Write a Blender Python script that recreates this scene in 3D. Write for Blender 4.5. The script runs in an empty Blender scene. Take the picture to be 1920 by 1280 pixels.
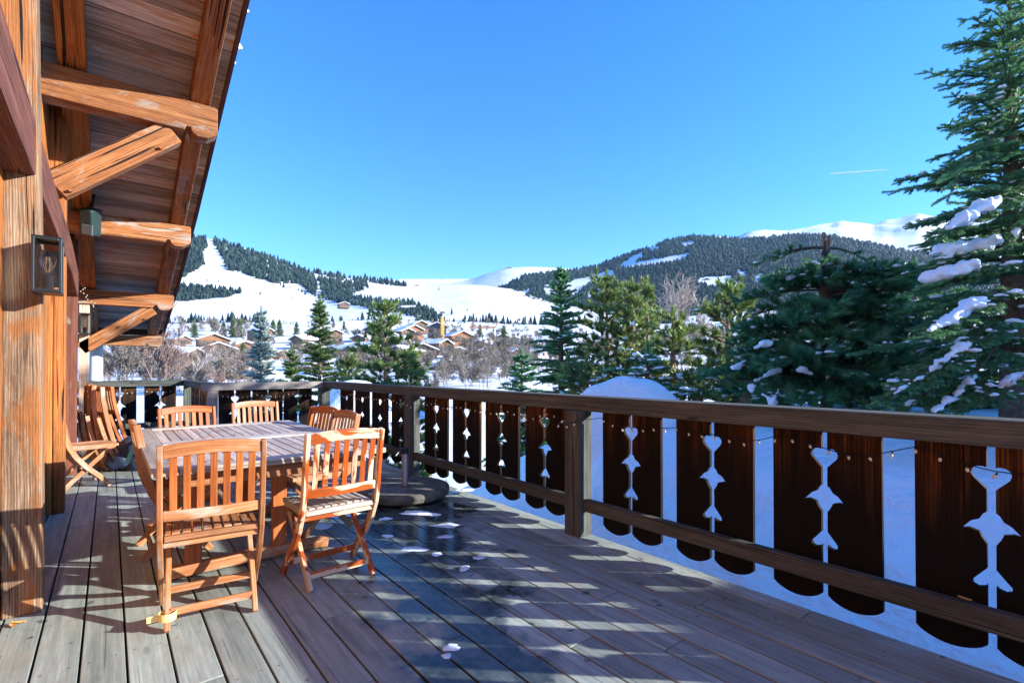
import bpy, bmesh, math, random
import numpy as np
from mathutils import Vector, Matrix, noise

sc = bpy.context.scene
# ------------------------------------------------------------------ camera
F = 940.0; H = 1.24; HAZE = 3.5e-5
YAW = math.atan(755 / F); PITCH = math.radians(0.5)
cam_d = bpy.data.cameras.new("camera"); cam = bpy.data.objects.new("camera", cam_d)
sc.collection.objects.link(cam); sc.camera = cam
cam_d.sensor_width = 36; cam_d.lens = F / 1920 * 36; cam_d.shift_y = (683.8 - 640) / 1920
cam_d.clip_start = 0.05; cam_d.clip_end = 30000
cam.location = (0, 0, H); cam.rotation_euler = (math.pi / 2 + PITCH, 0, -YAW)

# ------------------------------------------------------------------ light
SUN_AZ = math.radians(133.8); SUN_EL = math.radians(19.4)
SD = Vector((math.sin(SUN_AZ) * math.cos(SUN_EL), math.cos(SUN_AZ) * math.cos(SUN_EL), math.sin(SUN_EL)))
sun_d = bpy.data.lights.new("sun", 'SUN'); sun_d.energy = 5.0; sun_d.angle = math.radians(0.5)
sun_d.color = (1.0, 0.96, 0.89)
sun = bpy.data.objects.new("sun", sun_d); sc.collection.objects.link(sun)
sun.rotation_euler = SD.to_track_quat('Z', 'Y').to_euler()
world = bpy.data.worlds.new("World"); sc.world = world; world.use_nodes = True
wn = world.node_tree; wn.nodes.clear()
wo = wn.nodes.new('ShaderNodeOutputWorld'); wb = wn.nodes.new('ShaderNodeBackground')
sk = wn.nodes.new('ShaderNodeTexSky'); sk.sky_type = 'NISHITA'; sk.sun_disc = False
sk.sun_elevation = SUN_EL; sk.sun_rotation = SUN_AZ; sk.altitude = 1200; sk.air_density = 1.0
sk.dust_density = 0.0; sk.ozone_density = 1.6
hs = wn.nodes.new('ShaderNodeHueSaturation'); hs.inputs['Saturation'].default_value = 1.2
tint = wn.nodes.new('ShaderNodeMix'); tint.data_type = 'RGBA'; tint.blend_type = 'MULTIPLY'; tint.inputs[0].default_value = 1.0
tint.inputs[7].default_value = (.67, .80, 1.07, 1)
wn.links.new(sk.outputs[0], tint.inputs[6]); wn.links.new(tint.outputs[2], hs.inputs['Color']); wn.links.new(hs.outputs[0], wb.inputs[0])
wb.inputs[1].default_value = 0.15; wn.links.new(wb.outputs[0], wo.inputs[0])
sc.view_settings.view_transform = 'Standard'; sc.view_settings.look = 'None'
sc.view_settings.exposure = 1.48; sc.view_settings.gamma = 1.0

# ------------------------------------------------------------------ helpers
def ray(u, v):
    a = (u - 960) / F; b = (683.8 - v) / F
    cp, sp = math.cos(PITCH), math.sin(PITCH); cy, sy = math.cos(YAW), math.sin(YAW)
    return Vector((sy * cp + a * cy - b * sy * sp, cy * cp - a * sy - b * cy * sp, sp + b * cp))
def pt(u, v, D): return Vector((0, 0, H)) + ray(u, v) * D           # point at forward distance D
def atz(u, v, z):
    d = ray(u, v); t = (z - H) / d.z; return Vector((d.x * t, d.y * t, z))
def tag(o, label=None, cat=None, group=None, kind=None):
    if label: o["label"] = label
    if cat: o["category"] = cat
    if group: o["group"] = group
    if kind: o["kind"] = kind
    return o
def empty(name, loc=(0, 0, 0), rz=0, label=None, cat=None, group=None):
    o = bpy.data.objects.new(name, None); o.empty_display_size = .2
    sc.collection.objects.link(o); o.location = loc; o.rotation_euler = (0, 0, rz)
    return tag(o, label, cat, group)
def copy_tree(o, parent=None):
    c = o.copy(); sc.collection.objects.link(c); c.parent = parent
    for ch in list(o.children): copy_tree(ch, c)
    return c

class MB:
    """collects quads and triangles with uv in metres along the grain"""
    def __init__(s): s.v = []; s.f = []; s.uv = []; s.r = []; s.m = []
    def face(s, pts, uvs=None, r=0.5, m=0):
        b = len(s.v); s.v += [tuple(p) for p in pts]; s.f.append(tuple(range(b, b + len(pts))))
        s.uv.append(uvs or [(p[0], p[1]) for p in pts]); s.r.append(r); s.m.append(m)
    def solid(s, vs, fs, uvf, r=0.5, m=0):
        b = len(s.v); s.v += [tuple(p) for p in vs]
        for k, f in enumerate(fs):
            s.f.append(tuple(b + i for i in f)); s.uv.append(uvf[k]); s.r.append(r); s.m.append(m)
    def beam(s, p0, p1, w, h, up=(0, 0, 1), r=None, m=0, taper=1.0):
        p0 = Vector(p0); p1 = Vector(p1); L = (p1 - p0).length; d = (p1 - p0).normalized()
        up = Vector(up); sx = d.cross(up)
        if sx.length < 1e-4: sx = d.cross(Vector((0, 1, 0)))
        sx.normalize(); uz = sx.cross(d).normalized()
        r = random.random() if r is None else r; ou = random.random() * 20; ov = random.random() * 20
        vs = []
        for p, k in ((p0, 1), (p1, taper)):
            for a, b in ((-1, -1), (1, -1), (1, 1), (-1, 1)): vs.append(p + sx * a * w / 2 * k + uz * b * h / 2 * k)
        fs = [(0, 1, 5, 4), (1, 2, 6, 5), (2, 3, 7, 6), (3, 0, 4, 7), (3, 2, 1, 0), (4, 5, 6, 7)]
        u = []; acc = 0
        for k, q in enumerate((w, h, w, h)):
            u.append([(ou, ov + acc), (ou, ov + acc + q), (ou + L, ov + acc + q), (ou + L, ov + acc)]); acc += q
        for k in range(2): u.append([(ou, ov), (ou, ov + w), (ou + h * .3, ov + w), (ou + h * .3, ov)])
        s.solid(vs, fs, u, r, m)
    def box(s, c, size, r=None, m=0, axis=None):
        ax = max(range(3), key=lambda i: size[i]) if axis is None else axis
        c = Vector(c); e = Vector((0, 0, 0)); e[ax] = size[ax] / 2
        o = [i for i in range(3) if i != ax]
        if ax == 2: s.beam(c - e, c + e, size[0], size[1], (0, 1, 0), r, m)
        elif ax == 1: s.beam(c - e, c + e, size[0], size[2], (0, 0, 1), r, m)
        else: s.beam(c - e, c + e, size[1], size[2], (0, 0, 1), r, m)
    def curve(s, pts, w, h, up=(1, 0, 0), r=None, m=0):
        """bent bar through pts; w across `up` x dir, h along up"""
        pts = [Vector(p) for p in pts]; up = Vector(up).normalized(); r = random.random() if r is None else r
        ou = random.random() * 20; ov = random.random() * 20; rings = []; us = [0]
        for i, p in enumerate(pts):
            d = (pts[min(i + 1, len(pts) - 1)] - pts[max(i - 1, 0)]).normalized()
            sx = d.cross(up).normalized()
            ww = w[i] if isinstance(w, (list, tuple)) else w
            rings.append([p + sx * a * ww / 2 + up * b * h / 2 for a, b in ((-1, -1), (1, -1), (1, 1), (-1, 1))])
            if i: us.append(us[-1] + (p - pts[i - 1]).length)
        vs = [q for rg in rings for q in rg]; fs = []; uv = []
        ww = w[0] if isinstance(w, (list, tuple)) else w
        per = [0, ww, ww + h, 2 * ww + h, 2 * ww + 2 * h]
        for i in range(len(pts) - 1):
            for k in range(4):
                a = i * 4 + k; b = i * 4 + (k + 1) % 4
                fs.append((a, b, b + 4, a + 4))
                uv.append([(ou + us[i], ov + per[k]), (ou + us[i], ov + per[k + 1]), (ou + us[i + 1], ov + per[k + 1]), (ou + us[i + 1], ov + per[k])])
        n = len(pts) * 4
        fs.append((3, 2, 1, 0)); fs.append((n - 4, n - 3, n - 2, n - 1))
        uv += [[(ou, ov), (ou, ov + .03), (ou + .03, ov + .03), (ou + .03, ov)]] * 2
        s.solid(vs, fs, uv, r, m)
    def tube(s, pts, rad, n=10, r=0.5, m=0, cap=True):
        pts = [Vector(p) for p in pts]; rings = []; L = 0
        for i, p in enumerate(pts):
            d = (pts[min(i + 1, len(pts) - 1)] - pts[max(i - 1, 0)]).normalized()
            a = d.cross(Vector((0, 0, 1)));
            if a.length < 1e-3: a = Vector((1, 0, 0))
            a.normalize(); b = d.cross(a); rr = rad[i] if isinstance(rad, (list, tuple)) else rad
            if i: L += (p - pts[i - 1]).length
            rings.append(([p + (a * math.cos(t) + b * math.sin(t)) * rr for t in [2 * math.pi * k / n for k in range(n)]], L))
        vs = [q for rg, _ in rings for q in rg]; fs = []; uv = []
        for i in range(len(pts) - 1):
            for k in range(n):
                fs.append((i * n + k, i * n + (k + 1) % n, (i + 1) * n + (k + 1) % n, (i + 1) * n + k))
                uv.append([(rings[i][1], k * .05), (rings[i][1], k * .05 + .05), (rings[i + 1][1], k * .05 + .05), (rings[i + 1][1], k * .05)])
        if cap:
            fs.append(tuple(range(n - 1, -1, -1))); fs.append(tuple(range((len(pts) - 1) * n, len(pts) * n)))
            uv += [[(0, 0)] * n] * 2
        s.solid(vs, fs, uv, r, m)
    def lathe(s, prof, c=(0, 0, 0), n=32, r=0.5, m=0):
        c = Vector(c); vs = []; fs = []; uv = []
        for (rr, z) in prof: vs += [c + Vector((rr * math.cos(2 * math.pi * k / n), rr * math.sin(2 * math.pi * k / n), z)) for k in range(n)]
        for i in range(len(prof) - 1):
            for k in range(n):
                fs.append((i * n + k, i * n + (k + 1) % n, (i + 1) * n + (k + 1) % n, (i + 1) * n + k))
                uv.append([(prof[i][1] + prof[i][0], k * .06), (prof[i][1] + prof[i][0], k * .06 + .06), (prof[i + 1][1] + prof[i + 1][0], k * .06 + .06), (prof[i + 1][1] + prof[i + 1][0], k * .06)])
        s.solid(vs, fs, uv, r, m)
    def build(s, name, mats, parent=None, bevel=0, smooth=False, **kw):
        me = bpy.data.meshes.new(name); me.from_pydata(s.v, [], s.f)
        ul = me.uv_layers.new(name="UVMap"); fl = [c for u in s.uv for q in u for c in q]
        ul.data.foreach_set('uv', fl)
        at = me.attributes.new('rnd', 'FLOAT', 'FACE'); at.data.foreach_set('value', s.r)
        if not isinstance(mats, (list, tuple)): mats = [mats]
        for m in mats: me.materials.append(m)
        me.polygons.foreach_set('material_index', s.m)
        if smooth: me.polygons.foreach_set('use_smooth', [True] * len(s.f))
        me.update(); o = bpy.data.objects.new(name, me); sc.collection.objects.link(o)
        if parent: o.parent = parent
        if bevel:
            b = o.modifiers.new('bevel', 'BEVEL'); b.width = bevel; b.segments = 2; b.limit_method = 'ANGLE'; b.angle_limit = .6
        return tag(o, **kw)

def npmesh(name, V, Fc, mat, parent=None, rnd=None, smooth=False):
    """V (n,3) float, Fc (m,k) int"""
    me = bpy.data.meshes.new(name); n, k = Fc.shape
    me.vertices.add(len(V)); me.vertices.foreach_set('co', V.astype(np.float32).ravel())
    me.loops.add(n * k); me.loops.foreach_set('vertex_index', Fc.astype(np.int32).ravel())
    me.polygons.add(n); me.polygons.foreach_set('loop_start', np.arange(0, n * k, k, dtype=np.int32))
    try: me.polygons.foreach_set('loop_total', np.full(n, k, dtype=np.int32))
    except Exception: pass
    if smooth: me.polygons.foreach_set('use_smooth', np.ones(n, dtype=bool))
    if rnd is not None:
        at = me.attributes.new('rnd', 'FLOAT', 'FACE'); at.data.foreach_set('value', rnd.astype(np.float32))
    me.materials.append(mat); me.update(calc_edges=True); me.validate()
    o = bpy.data.objects.new(name, me); sc.collection.objects.link(o)
    if parent: o.parent = parent
    return o

# ------------------------------------------------------------------ materials
class NT:
    def __init__(s, name):
        s.mat = bpy.data.materials.new(name); s.mat.use_nodes = True; s.t = s.mat.node_tree; s.t.nodes.clear()
        s.out = s.n('ShaderNodeOutputMaterial'); s.b = s.n('ShaderNodeBsdfPrincipled'); s.l(s.b.outputs[0], s.out.inputs[0])
    def n(s, t, **k):
        x = s.t.nodes.new(t)
        for a, b in k.items(): setattr(x, a, b)
        return x
    def l(s, a, b): s.t.links.new(a, b)
    def mapv(s, src, scale, loc=(0, 0, 0)):
        m = s.n('ShaderNodeMapping'); m.inputs['Scale'].default_value = scale; m.inputs['Location'].default_value = loc
        s.l(src, m.inputs[0]); return m.outputs[0]
    def noise(s, vec, scale, detail=4, rough=.55, dist=0):
        x = s.n('ShaderNodeTexNoise'); x.inputs['Scale'].default_value = scale; x.inputs['Detail'].default_value = detail
        x.inputs['Roughness'].default_value = rough; x.inputs['Distortion'].default_value = dist
        if vec is not None: s.l(vec, x.inputs['Vector'])
        return x.outputs[0]
    def ramp(s, src, stops):
        r = s.n('ShaderNodeValToRGB'); e = r.color_ramp.elements
        while len(e) < len(stops): e.new(.5)
        for i, (p, c) in enumerate(stops):
            e[i].position = p; c = c if isinstance(c, tuple) else (c, c, c); e[i].color = (*c[:3], 1)
        s.l(src, r.inputs[0]); return r.outputs[0]
    def mix(s, fac, a, b, mode='MIX'):
        m = s.n('ShaderNodeMix', data_type='RGBA', blend_type=mode)
        for v, i in ((fac, 0), (a, 6), (b, 7)):
            if isinstance(v, (int, float)): m.inputs[i].default_value = v
            elif isinstance(v, tuple): m.inputs[i].default_value = (*v[:3], 1)
            else: s.l(v, m.inputs[i])
        return m.outputs[2]
    def math(s, op, a, b=0.0, c=0.0, clamp=False):
        m = s.n('ShaderNodeMath', operation=op, use_clamp=clamp)
        for i, v in enumerate((a, b, c)):
            if isinstance(v, (int, float)): m.inputs[i].default_value = v
            else: s.l(v, m.inputs[i])
        return m.outputs[0]
    def col(s, v): s.set('Base Color', v)
    def set(s, k, v):
        if isinstance(v, (int, float)): s.b.inputs[k].default_value = v
        elif isinstance(v, tuple): s.b.inputs[k].default_value = (*v[:3], 1)
        else: s.l(v, s.b.inputs[k])
    def bump(s, h, strength=.3, dist=.01):
        b = s.n('ShaderNodeBump'); b.inputs['Strength'].default_value = strength; b.inputs['Distance'].default_value = dist
        s.l(h, b.inputs['Height']); s.l(b.outputs[0], s.b.inputs['Normal'])

def wood(name, dark, mid, light, patch=None, patch_at=(.5, .62), rough=.75, knots=.5, cracks=1.0, bump=.35, var=.45, gscale=1.0, post=None, stain=.45, spec=.35, rings=.07):
    t = NT(name); uv = t.n('ShaderNodeTexCoord').outputs['UV']
    rn = t.n('ShaderNodeAttribute', attribute_name='rnd').outputs['Fac']
    off = t.n('ShaderNodeCombineXYZ'); t.l(t.math('MULTIPLY', rn, 37.0), off.inputs[2])
    va = t.n('ShaderNodeVectorMath', operation='ADD'); t.l(uv, va.inputs[0]); t.l(off.outputs[0], va.inputs[1]); v = va.outputs[0]
    g = t.noise(t.mapv(v, (1.1 * gscale, 30 * gscale, 1)), 1.0, 9, .72, .5)
    g2 = t.noise(t.mapv(v, (4 * gscale, 190 * gscale, 1)), 1.0, 4, .7)
    wv = t.n('ShaderNodeTexWave', wave_type='BANDS', bands_direction='Y', wave_profile='SIN'); t.l(t.mapv(v, (.07 * gscale, 1, 1)), wv.inputs['Vector'])
    wv.inputs['Scale'].default_value = 22 * gscale; wv.inputs['Distortion'].default_value = 5; wv.inputs['Detail'].default_value = 3; wv.inputs['Detail Scale'].default_value = 1.1; wv.inputs['Detail Roughness'].default_value = .55
    gg = t.math('ADD', t.math('ADD', t.math('MULTIPLY', g, .55), t.math('MULTIPLY', g2, .30)), t.math('ADD', t.math('MULTIPLY', wv.outputs['Fac'], rings), .075 - rings / 2))
    c = t.ramp(gg, [(.36, dark), (.49, mid), (.62, light)])
    if patch:
        pn = t.noise(t.mapv(v, (2.2, 6, 1)), 1.0, 5, .6, 1.2)
        pm = t.ramp(pn, [(patch_at[0], 0.0), (patch_at[1], 1.0)])
        pc = t.ramp(gg, [(.3, tuple(x * .6 for x in patch)), (.6, patch)])
        c = t.mix(pm, c, pc)
    if knots:
        vo = t.n('ShaderNodeTexVoronoi'); vo.inputs['Scale'].default_value = 1; t.l(t.mapv(v, (1.5, 5.5, 1)), vo.inputs['Vector'])
        km = t.ramp(vo.outputs['Distance'], [(.035, 1.0), (.09, 0.0)]); c = t.mix(t.math('MULTIPLY', km, knots), c, tuple(x * .25 for x in dark))
        ring = t.ramp(vo.outputs['Distance'], [(.08, 0.0), (.14, 1.0), (.24, 0.0)]); c = t.mix(t.math('MULTIPLY', ring, knots * .35), c, tuple(x * .8 for x in mid))
    h = gg
    if cracks:
        cn = t.noise(t.mapv(v, (.9, 42, 1), (3, 1, 0)), 1.0, 2, .5, .3)
        ck = .30 + .045 * max(0, cracks - .9); cm = t.ramp(cn, [(ck, 1.0), (ck + .03, 0.0)]); c = t.mix(t.math('MULTIPLY', cm, .85 * cracks), c, tuple(x * .15 for x in dark))
        h = t.math('SUBTRACT', gg, t.math('MULTIPLY', cm, .8))
    st = t.noise(t.mapv(v, (.8, 3.2, 1), (9, 4, 0)), 1.0, 5, .6, .8)
    sb = t.noise(t.mapv(v, (7, 22, 1), (1, 7, 0)), 1.0, 6, .75, .4); st = t.math('ADD', t.math('MULTIPLY', st, .62), t.math('MULTIPLY', sb, .38))
    st = t.ramp(st, [(.32, 1 - stain), (.47, .90), (.66, 1.18)])
    vv = t.math('MULTIPLY', st, t.math('ADD', t.math('MULTIPLY', rn, var), 1 - var / 2))
    cb = t.n('ShaderNodeCombineXYZ'); [t.l(vv, cb.inputs[i]) for i in range(3)]
    c = t.mix(1.0, c, cb.outputs[0], 'MULTIPLY')
    if post: c = post(t, c, v)
    t.col(c); t.set('Roughness', rough); t.bump(h, bump, .004 if bump < .6 else .012); t.set('Specular IOR Level', spec)
    return t.mat

def simple(name, c, rough=.6, metal=0, ns=0, nv=.3, bump=0, coord='Object', spec=None, c2=None):
    t = NT(name); cc = t.n('ShaderNodeTexCoord').outputs[coord]
    if ns:
        nn = t.noise(cc, ns, 5, .6); t.col(t.ramp(nn, [(.3, tuple(x * (1 - nv) for x in c)), (.7, c2 or tuple(min(1, x * (1 + nv)) for x in c))]))
        if bump: t.bump(nn, bump, .02)
    else: t.col(c)
    t.set('Roughness', rough); t.set('Metallic', metal)
    return t.mat

M = {}
M['beam'] = wood('aged_larch', (.09, .026, .008), (.30, .105, .028), (.48, .22, .085), patch=(.38, .31, .25), patch_at=(.54, .64), knots=1.0, var=.35, rough=.72, stain=.65, bump=.7, cracks=1.5)
M['orange'] = wood('honey_larch', (.13, .036, .008), (.37, .12, .022), (.53, .22, .055), knots=1.0, var=.3, rough=.65, stain=.6, bump=.7, cracks=1.4)
M['old'] = wood('weathered_post', (.05, .026, .014), (.21, .125, .07), (.42, .30, .20), patch=(.32, .125, .035), patch_at=(.50, .60), knots=.9, cracks=1.6, bump=1.0, var=.2, stain=.6, gscale=1.25)
M['pale'] = wood('bleached_post', (.25, .18, .12), (.48, .38, .28), (.66, .56, .44), patch=(.50, .24, .09), patch_at=(.55, .68), knots=.7, var=.2)
M['red'] = wood('red_brown_beam', (.06, .018, .012), (.16, .05, .03), (.28, .12, .075), patch=(.34, .27, .21), patch_at=(.66, .72), knots=.4, bump=.7, cracks=1.2)
M['soffit'] = wood('soffit_boards', (.17, .13, .10), (.38, .30, .24), (.62, .54, .47), patch=(.42, .20, .09), patch_at=(.55, .68), knots=.6, var=.9, rough=.85)
M['barge'] = wood('dark_bargeboard', (.03, .014, .012), (.07, .03, .024), (.12, .06, .05), knots=.2)
M['rail'] = wood('weathered_rail', (.028, .031, .026), (.060, .067, .056), (.125, .135, .118), patch=(.115, .115, .10), patch_at=(.52, .72), knots=1.0, rough=.8, bump=.6)
M['railgrey'] = wood('silver_rail', (.13, .11, .09), (.27, .24, .21), (.42, .39, .35), knots=.7, rough=.85)
def darken_low(t, c, v):  # boards turn darker towards the bottom, broken up by grain noise
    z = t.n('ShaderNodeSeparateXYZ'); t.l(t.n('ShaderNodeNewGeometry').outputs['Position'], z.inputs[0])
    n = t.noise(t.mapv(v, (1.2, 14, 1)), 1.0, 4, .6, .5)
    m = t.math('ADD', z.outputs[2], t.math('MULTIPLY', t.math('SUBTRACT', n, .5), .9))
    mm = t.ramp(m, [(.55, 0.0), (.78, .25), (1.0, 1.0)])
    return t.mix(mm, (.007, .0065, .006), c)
M['panel'] = wood('brown_panel', (.016, .008, .004), (.065, .024, .009), (.26, .10, .03), knots=.5, var=.7, rough=.8, post=darken_low, spec=.12)
M['teak'] = wood('oiled_teak', (.20, .065, .022), (.38, .15, .055), (.55, .29, .14), patch=(.50, .40, .30), patch_at=(.5, .66), knots=.1, cracks=.5, var=.35, rough=.5, rings=.03)
M['teakwet'] = wood('wet_streaked_teak', (.58, .40, .24), (.66, .47, .30), (.76, .60, .42), patch=(.42, .085, .012), patch_at=(.47, .50), knots=0, cracks=.4, var=.2, rough=.4, rings=.03)
M['teakred'] = wood('red_teak', (.22, .05, .01), (.37, .10, .02), (.52, .19, .055), knots=.1, cracks=.4, var=.3, rough=.5, rings=.03)
M['teakgrey'] = wood('silvered_teak', (.30, .24, .19), (.46, .39, .33), (.60, .54, .47), patch=(.40, .21, .13), patch_at=(.56, .7), knots=.05, cracks=.6, var=.4, rough=.45, rings=.03)
def deckpost(t, c, v):
    P = t.n('ShaderNodeNewGeometry').outputs['Position']; s = t.n('ShaderNodeSeparateXYZ'); t.l(P, s.inputs[0]); X, Y = s.outputs[0], s.outputs[1]
    nz = t.noise(P, 2.6, 4, .6, .3); nn = t.math('MULTIPLY', t.math('SUBTRACT', nz, .5), 1.7)
    # film of melt water lying on the boards between the table and the railing
    cx = t.math('ADD', t.math('MULTIPLY', Y, .35), .62)
    dx = t.math('ABSOLUTE', t.math('SUBTRACT', X, cx))
    w = t.math('ADD', t.math('MULTIPLY', t.math('SUBTRACT', Y, .9, clamp=False), .13), .12)
    d = t.math('SUBTRACT', t.math('ADD', w, nn), t.math('SUBTRACT', dx, .1))
    far = t.math('SUBTRACT', 5.4, Y); near = t.math('SUBTRACT', Y, .8)
    wet = t.ramp(t.math('MINIMUM', t.math('MINIMUM', d, far), near), [(.0, 0.0), (.22, 1.0)])
    sp = t.noise(P, 9.0, 2, .5, .2); spots = t.ramp(sp, [(.70, 0.0), (.73, 1.0)])
    wet2 = t.math('MAXIMUM', wet, t.math('MULTIPLY', spots, .8))
    rr = t.n('ShaderNodeMapRange'); t.l(wet, rr.inputs[0]); rr.inputs[3].default_value = .62; rr.inputs[4].default_value = .13
    t.l(rr.outputs[0], t.b.inputs['Roughness'])
    wv2 = t.noise(P, 6.0, 5, .65, .5); wc = t.ramp(wv2, [(.35, (.10, .11, .13)), (.6, (.30, .32, .34))])
    return t.mix(wet2, c, t.mix(1.0, c, wc, 'MULTIPLY'))
M['deck'] = wood('deck_boards', (.15, .185, .172), (.245, .29, .268), (.375, .415, .385), patch=(.295, .30, .245), patch_at=(.5, .75), knots=.35, cracks=.5, var=.4, gscale=.8, bump=.2, rings=.01, stain=.4, post=deckpost)
def snowmat(name, scale, bumpd, c=(.88, .915, .95), sparkle=False):
    t = NT(name); P = t.n('ShaderNodeNewGeometry').outputs['Position']
    n1 = t.noise(P, scale, 6, .55, .2); n2 = t.noise(P, scale * 7, 3, .6)
    h = t.math('ADD', n1, t.math('MULTIPLY', n2, .15)); t.col(t.ramp(n1, [(.3, tuple(x * .95 for x in c)), (.7, c)]))
    t.set('Roughness', .7); t.bump(h, .6, bumpd)
    return t.mat
M['snow'] = snowmat('garden_snow', 1.3, .35)
M['snowfine'] = snowmat('clump_snow', 9, .03)
M['snowfar'] = snowmat('slope_snow', .006, 12, (.80, .80, .82))
M['ice'] = simple('melting_ice', (.62, .70, .78), .25, ns=14, nv=.25, bump=.6)
def leafmat(name, c, c2, sat=1):
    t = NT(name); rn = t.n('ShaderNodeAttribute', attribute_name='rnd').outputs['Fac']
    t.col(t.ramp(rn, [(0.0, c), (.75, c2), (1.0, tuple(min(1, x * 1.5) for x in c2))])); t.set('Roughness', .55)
    tr = t.n('ShaderNodeBsdfTranslucent'); tr.inputs[0].default_value = (*[min(1, x * 1.3) for x in c2], 1)
    ms = t.n('ShaderNodeMixShader'); ms.inputs[0].default_value = .25
    t.l(t.b.outputs[0], ms.inputs[1]); t.l(tr.outputs[0], ms.inputs[2]); t.l(ms.outputs[0], t.out.inputs[0])
    return t.mat
M['fir'] = leafmat('fir_needles', (.03, .12, .06), (.12, .27, .10))
M['spruce'] = leafmat('spruce_needles', (.035, .08, .03), (.13, .19, .05))
M['bluespruce'] = leafmat('blue_spruce_needles', (.10, .15, .13), (.30, .37, .32))
M['pine'] = leafmat('pine_needles', (.05, .11, .035), (.22, .28, .07))
M['darkpine'] = leafmat('dark_pine_needles', (.025, .12, .058), (.10, .26, .10))
M['farfir'] = leafmat('far_forest', (.018, .042, .036), (.045, .08, .055))
M['bark'] = simple('grey_brown_bark', (.12, .085, .06), .9, ns=18, nv=.5, bump=.8)
M['pinebark'] = simple('orange_pine_bark', (.30, .16, .09), .85, ns=14, nv=.5, bump=.6)
M['twig'] = simple('grey_twigs', (.22, .18, .14), .9, ns=.5, nv=.35)
M['twigred'] = simple('red_brown_twigs', (.25, .17, .14), .9, ns=.5, nv=.3)
M['birch'] = simple('pale_branch_bark', (.42, .33, .27), .85, ns=6, nv=.35)
M['black'] = simple('black_metal', (.025, .03, .032), .4, .6)
M['steel'] = simple('galvanised_steel', (.42, .44, .46), .45, .8, ns=30, nv=.15)
M['stone'] = simple('mossy_concrete', (.10, .095, .075), .85, ns=9, nv=.5, bump=.7, c2=(.17, .155, .12))
M['plaster'] = simple('white_plaster', (.72, .73, .72), .8, ns=4, nv=.06)
M['speaker'] = simple('dark_green_plastic', (.012, .035, .035), .5)
M['spkgrille'] = simple('grey_grille', (.10, .115, .12), .6)
M['tarp'] = simple('navy_fabric', (.02, .035, .075), .6, ns=5, nv=.4, bump=.5)
M['tape'] = simple('yellow_tape', (.85, .60, .22), .5)
M['wire'] = simple('black_cable', (.012, .012, .012), .5)
t = NT('bulb_plastic'); t.col((.75, .70, .58)); t.set('Roughness', .3); M['bulb'] = t.mat
t = NT('clear_glass'); t.col((1, 1, 1)); t.set('Roughness', .03); t.set('Transmission Weight', 1.0); t.set('IOR', 1.2); M['glass'] = t.mat
M['brass'] = simple('filament', (.8, .45, .15), .3, .7)
M['crane'] = simple('yellow_crane_paint', (.75, .38, .03), .5)
M['craneor'] = simple('orange_crane_paint', (.60, .22, .04), .5)
M['wallor'] = simple('orange_chalet_boards', (.27, .125, .06), .8, ns=1.5, nv=.4)
M['wallbr'] = simple('brown_chalet_boards', (.16, .10, .065), .85, ns=1.5, nv=.4)
M['wallye'] = simple('cream_chalet_render', (.60, .52, .34), .85, ns=.6, nv=.1)
M['walldk'] = simple('slate_chalet_boards', (.07, .09, .12), .85, ns=1, nv=.3)
M['roofbr'] = simple('brown_roof', (.12, .07, .05), .8)
M['redroof'] = simple('red_metal_roof', (.55, .07, .05), .6)
M['window'] = simple('dark_window_glass', (.04, .055, .07), .15)
M['leaf'] = simple('dry_leaf', (.50, .26, .07), .7, ns=20, nv=.3)

# ================================================================== DECK
random.seed(5)
mb = MB(); bw = .1545; gap = .009
for k in range(-3, 20):
    x0 = -.24 + bw * k; x1 = x0 + bw - gap
    if x0 > 2.80: break
    x1 = min(x1, 2.83)
    y1 = 11.2 if x1 < 1.15 else 8.42; y = -2.5 + random.uniform(-1, 0)
    while y < y1:
        e = min(y1, y + random.choice((3.2, 4.0, 4.6, 5.2)))
        if y1 - e < .6: e = y1
        z = random.uniform(-.0015, .0015)
        mb.beam(((x0 + x1) / 2, y + .0025, -.014 + z), ((x0 + x1) / 2, e - .0025, -.014 + z), x1 - x0, .028)
        y = e
deck = mb.build('deck', M['deck'], bevel=.0025, kind='structure')
mb = MB(); mb.box((1.13, 3.0, -.075), (3.36, 10.8, .08), axis=1); mb.box((.32, 9.8, -.075), (1.56, 2.75, .08), axis=1)
mb.box((1.13, 3.0, -.2), (3.2, 10.6, .12), axis=1)
mb.build('gap_shade_sheet', M['barge'], deck)  # solid dark sheets added to stand in for shade in the board gaps
mb = MB(); y = -1.9
while y < 8.3:
    for k in range(-2, 20):
        xc = -.24 + bw * k + (bw - gap) / 2
        if xc > 2.78: break
        for dx in (-.045, .045):
            c = Vector((xc + dx + random.uniform(-.003, .003), y + random.uniform(-.006, .006), .0024)); mb.face([c + Vector((.0038 * math.cos(a), .0038 * math.sin(a), 0)) for a in [i * math.pi / 3 for i in range(6)]])
    y += .52
tag(mb.build('screw_heads', M['wire'], deck), kind='stuff')
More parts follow.
